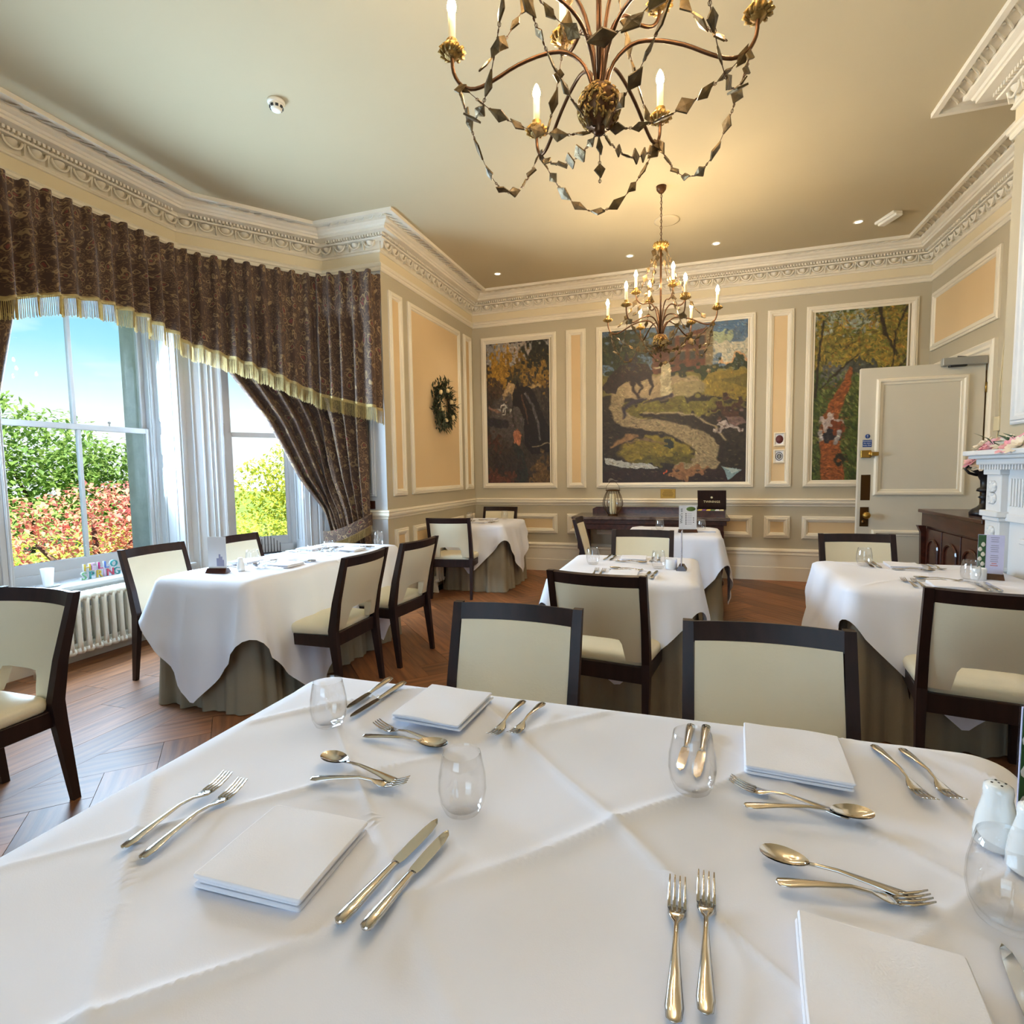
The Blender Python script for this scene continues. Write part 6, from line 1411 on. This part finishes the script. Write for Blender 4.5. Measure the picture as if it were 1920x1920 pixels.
# -- dark picture with a horse's head
c = Canvas(270, 128, 22)
c.put(np.ones((270, 128)), (58, 48, 42), 0.35); c.put(c.rect(0, 1, 0, 0.16, 0.05), (150, 146, 140), 0.15); c.put(c.ell(0.55, 0.05, 0.35, 0.04, 0.15), (176, 160, 146), 0.15)
c.put(c.ell(0.22, 0.18, 0.22, 0.12, 0.2), (164, 122, 44), 0.35); c.put(c.ell(0.55, 0.20, 0.14, 0.10, 0.2), (126, 96, 40), 0.35); c.put(c.ell(0.85, 0.12, 0.25, 0.13, 0.2), (40, 38, 28), 0.4); c.put(c.ell(0.88, 0.25, 0.2, 0.06, 0.2), (132, 100, 40), 0.35); c.put(c.ell(0.45, 0.27, 0.12, 0.07, 0.15), (60, 52, 34), 0.3)
c.put(c.poly([(0.25, 0.37), (0.36, 0.28), (0.48, 0.30), (0.50, 0.40), (0.28, 0.42)]), (176, 146, 104), 0.25); c.put(c.stroke([(0.6, 0.33), (0.85, 0.31)], [0.02, 0.02]), (170, 140, 90), 0.25)
c.put(c.ell(0.14, 0.33, 0.14, 0.08, 0.1), (72, 54, 40), 0.4); c.put(c.ell(0.35, 0.55, 0.34, 0.16, 0.1), (78, 70, 66), 0.25)
c.put(c.poly([(0.42, 0.36), (0.48, 0.29), (0.50, 0.265), (0.535, 0.31), (0.66, 0.315), (0.70, 0.32), (0.82, 0.42), (0.93, 0.55), (1, 0.62), (1, 0.78), (0.72, 0.80), (0.60, 0.72), (0.60, 0.55), (0.52, 0.46), (0.42, 0.44)]), (26, 19, 19), 0.3)
c.put(c.stroke([(0.62, 0.36), (0.74, 0.46), (0.82, 0.58), (0.84, 0.70)], [0.012, 0.02, 0.02, 0.012]), (92, 84, 84), 0.3); c.put(c.stroke([(0.56, 0.38), (0.64, 0.50), (0.66, 0.58)], [0.008, 0.01, 0.006]), (96, 62, 48), 0.2); c.put(c.stroke([(0.42, 0.44), (0.43, 0.56), (0.46, 0.60)], [0.006, 0.006, 0.006]), (26, 20, 20), 0.1)
c.put(c.ell(0.28, 0.475, 0.10, 0.03, 0.15), (196, 190, 178), 0.25); c.put(c.stroke([(0.05, 0.46), (0.2, 0.49)], [0.02, 0.02]), (140, 104, 84), 0.3); c.put(c.stroke([(0.02, 0.55), (0.3, 0.58)], [0.06, 0.06]), (44, 40, 46), 0.3)
c.put(c.poly([(0.42, 0.64), (0.50, 0.61), (0.56, 0.66), (0.53, 0.73), (0.44, 0.73)]), (176, 112, 80), 0.25); c.put(c.stroke([(0.46, 0.74), (0.52, 0.80), (0.56, 0.95)], [0.05, 0.07, 0.10]), (40, 44, 42), 0.25); c.put(c.stroke([(0.72, 0.75), (1, 0.72)], [0.008, 0.012]), (150, 130, 100), 0.2)
c.put(c.ell(0.86, 0.93, 0.14, 0.12, 0.15), (104, 78, 46), 0.35); c.put(c.ell(0.2, 0.97, 0.25, 0.06, 0.1), (92, 54, 42), 0.3); c.put(c.ell(0.35, 0.86, 0.22, 0.06, 0.1), (52, 44, 42), 0.3); c.put(c.ell(0.12, 0.70, 0.12, 0.05, 0.15), (74, 46, 36), 0.3)
c.dabs(260, (0, 1, 0.05, 0.32), 0.010, [(170, 130, 50), (120, 92, 40), (60, 50, 34), (150, 110, 46)], None, 0.6); c.dabs(200, (0, 1, 0.35, 1), 0.012, [(60, 48, 42), (36, 30, 30), (84, 64, 50)], 0.9, 0.4)
painting(c, -2.755, -1.845, 1.216, 3.15, 'dark upright painting of a horse head nearest the side wall')
# -- woodland path
c = Canvas(270, 128, 23)
c.put(np.ones((270, 128)), (74, 84, 40), 0.35); c.put(c.rect(0, 1, 0, 0.34, 0.05), (132, 118, 52), 0.35); c.put(c.ell(0.4, 0.05, 0.4, 0.06, 0.2), (150, 156, 140), 0.25)
c.dabs(800, (0, 1, 0.0, 0.36), 0.013, [(176, 138, 52), (128, 120, 48), (92, 100, 44), (186, 150, 60), (60, 62, 36), (150, 104, 44)], None, 0.75)
c.put(c.ell(0.28, 0.37, 0.20, 0.055, 0.1), (92, 92, 86), 0.25); c.put(c.ell(0.52, 0.35, 0.18, 0.05, 0.1), (70, 72, 64), 0.3)
c.dabs(900, (0, 1, 0.36, 1.0), 0.015, [(84, 108, 44), (54, 72, 36), (120, 124, 60), (40, 52, 34), (150, 146, 84)], 1.0, 0.7)
c.put(c.stroke([(0.40, 0.35), (0.36, 0.44), (0.27, 0.53), (0.20, 0.62), (0.18, 0.70), (0.20, 0.80), (0.22, 0.90), (0.24, 1.0)], [0.03, 0.05, 0.07, 0.085, 0.10, 0.11, 0.12, 0.14]), (150, 84, 44), 0.3, (110, 40)); c.dabs(160, (0.10, 0.40, 0.42, 1.0), 0.010, [(176, 104, 54), (112, 62, 38), (90, 54, 38)], 0.2, 0.6)
for q, wd in (([(0.70, 0.0), (0.76, 0.14), (0.86, 0.24), (0.92, 0.3)], [0.02, 0.018, 0.012, 0.008]), ([(0.10, 0.06), (0.06, 0.2), (0.02, 0.5)], [0.01, 0.014, 0.016]), ([(0.50, 0.26), (0.3, 0.34), (0.06, 0.46)], [0.008, 0.012, 0.01]), ([(1, 0.30), (0.86, 0.40), (0.7, 0.46)], [0.012, 0.014, 0.01]), ([(0.98, 0.02), (0.88, 0.15), (0.84, 0.4)], [0.012, 0.01, 0.008])): c.put(c.stroke(q, wd), (46, 38, 26), 0.2)
c.put(c.ell(0.20, 0.665, 0.13, 0.05, 0.08), (190, 172, 162), 0.2); c.put(c.ell(0.26, 0.695, 0.09, 0.04, 0.08), (124, 62, 36), 0.25); c.put(c.ell(0.18, 0.735, 0.13, 0.03, 0.08), (46, 44, 48), 0.3); c.put(c.stroke([(0.08, 0.71), (0.10, 0.76)], [0.025, 0.02]), (160, 154, 150), 0.2); c.put(c.stroke([(0.30, 0.71), (0.26, 0.78)], [0.025, 0.02]), (160, 154, 150), 0.2)
c.put(c.stroke([(0.31, 0.85), (0.26, 0.88), (0.31, 0.91), (0.36, 0.88), (0.31, 0.85)], [0.018]*5), (48, 46, 34), 0.2)
painting(c, 1.345, 2.265, 1.22, 3.165, 'upright woodland path painting partly hidden by the open door')

# ================================================================== GARDEN OUTSIDE
b = MB(); b.box(-70, -4.9, -30, 60, -0.9, -0.8); structure(build(b, 'ground', 'lawn'))
def tree(name, label, cat, base, blobs, n, size, leaf, trunk, seed, group=None):
    rs_ = random.Random(seed); r = thing(name, label, cat, base, 0, group)
    b = MB(); tot = sum(q[3]**2 for q in blobs)
    for (bx, by, bz, br, fz) in blobs:
        for k in range(int(n*br*br/tot)):
            d = Vector((rs_.gauss(0, 1), rs_.gauss(0, 1), rs_.gauss(0, 1))).normalized(); rad = br*(rs_.random()**0.33)
            c = Vector((bx, by, bz))+Vector((d.x*rad, d.y*rad, d.z*rad*fz)); dd = Vector((rs_.gauss(0, 1), rs_.gauss(0, 1), rs_.gauss(-0.3, 0.6)))
            leafq(b, c, dd, size*rs_.uniform(0.6, 1.4), size*rs_.uniform(0.4, 0.8), 0.15)
    build(b, 'foliage', leaf, r)
    for pts in trunk:
        b = MB(); b.tube(pts, lambda i, m=len(pts): 0.09*(1-0.75*i/(m-1)), 6); build(b, 'trunk', 'bark', r)
G0 = -0.8
tree('acer_shrub', 'spreading red-leaved shrub seen through the large sash window', 'shrub', (-9.3, 6.2, G0), [(0, -1.0, 1.3, 0.8, 0.8), (0.2, 0.0, 1.5, 0.85, 0.75), (0, 0.9, 1.45, 0.85, 0.8), (-0.3, 1.6, 1.3, 0.7, 0.8), (0, -1.6, 1.0, 0.6, 0.8), (0.3, 0.4, 0.7, 0.6, 0.7)], 4200, 0.10, 'leaf_red', [[(0, 0, 0), (0.1, -0.3, 0.6), (0.1, -0.8, 1.2)], [(0, 0, 0), (0, 0.4, 0.6), (0, 0.9, 1.3)], [(0, 0, 0), (0.1, 0.05, 0.8), (0, 0.1, 1.6)]], 1)
tree('garden_tree', 'tall green tree behind the red shrub, topmost against the sky', 'tree', (-18.5, 10.8, G0), [(0, -1.2, 3.4, 1.6, 0.9), (0, 0.6, 3.0, 1.5, 0.9), (0.5, -2.6, 3.0, 1.4, 0.9), (0.6, 0, 1.8, 1.7, 0.8), (0.4, -2, 1.6, 1.5, 0.8)], 5200, 0.22, 'leaf_green', [[(0, 0, 0), (0, 0, 1.5), (0, -0.6, 3)]], 2)
tree('garden_tree', 'lower green tree between the sash bars beside the stone jamb', 'tree', (-16.5, 12.2, G0), [(0, 0, 2.2, 1.4, 0.85), (0, -1.2, 2.3, 1.2, 0.9), (0.2, 1.2, 1.9, 1.2, 0.8), (0.4, 0.2, 1.1, 1.4, 0.7)], 4200, 0.2, 'leaf_green', [[(0, 0, 0), (0, 0, 1.2), (0, 0.3, 2.3)]], 3)
tree('conifer', 'dark conifer tip beside the stone jamb of the large window', 'tree', (-15.0, 11.5, G0), [(0, 0, 1.6, 0.5, 1.4), (0, 0.3, 2.3, 0.45, 1.0), (0, 0.6, 2.8, 0.4, 0.8)], 1600, 0.14, 'leaf_dark', [[(0, 0, 0), (0, 0.2, 1.2), (0, 0.4, 2.6)]], 4)
tree('hedge', 'yellow-green hedge across the garden below the red shrub', 'hedge', (-13.0, 9.0, G0), [(0, k*0.9-5, 0.5, 0.75, 0.75) for k in range(13)], 5200, 0.13, 'leaf_lime', [[(0, 0, 0), (0, 0, 0.3), (0, 0, 0.7)]], 5)
tree('garden_tree', 'pale lime tree seen through the narrow window', 'tree', (-12.5, 15.2, G0), [(0, 0, 2.2, 1.3, 1.0), (0.8, 0.9, 2.8, 1.3, 0.9), (-0.8, -0.8, 1.7, 1.2, 0.9), (0, 0, 1.0, 1.5, 0.7)], 4200, 0.17, 'leaf_lime', [[(0, 0, 0), (0, 0, 1.2), (0, 0.3, 2.3)]], 6)
tree('hedge', 'bright hedge low in the narrow window', 'hedge', (-8.6, 9.6, G0), [(k*0.62-1.9, k*0.55-1.7, 0.75, 0.62, 0.8) for k in range(7)], 3600, 0.10, 'leaf_lime', [[(0, 0, 0), (0, 0, 0.3), (0, 0, 0.7)]], 7)
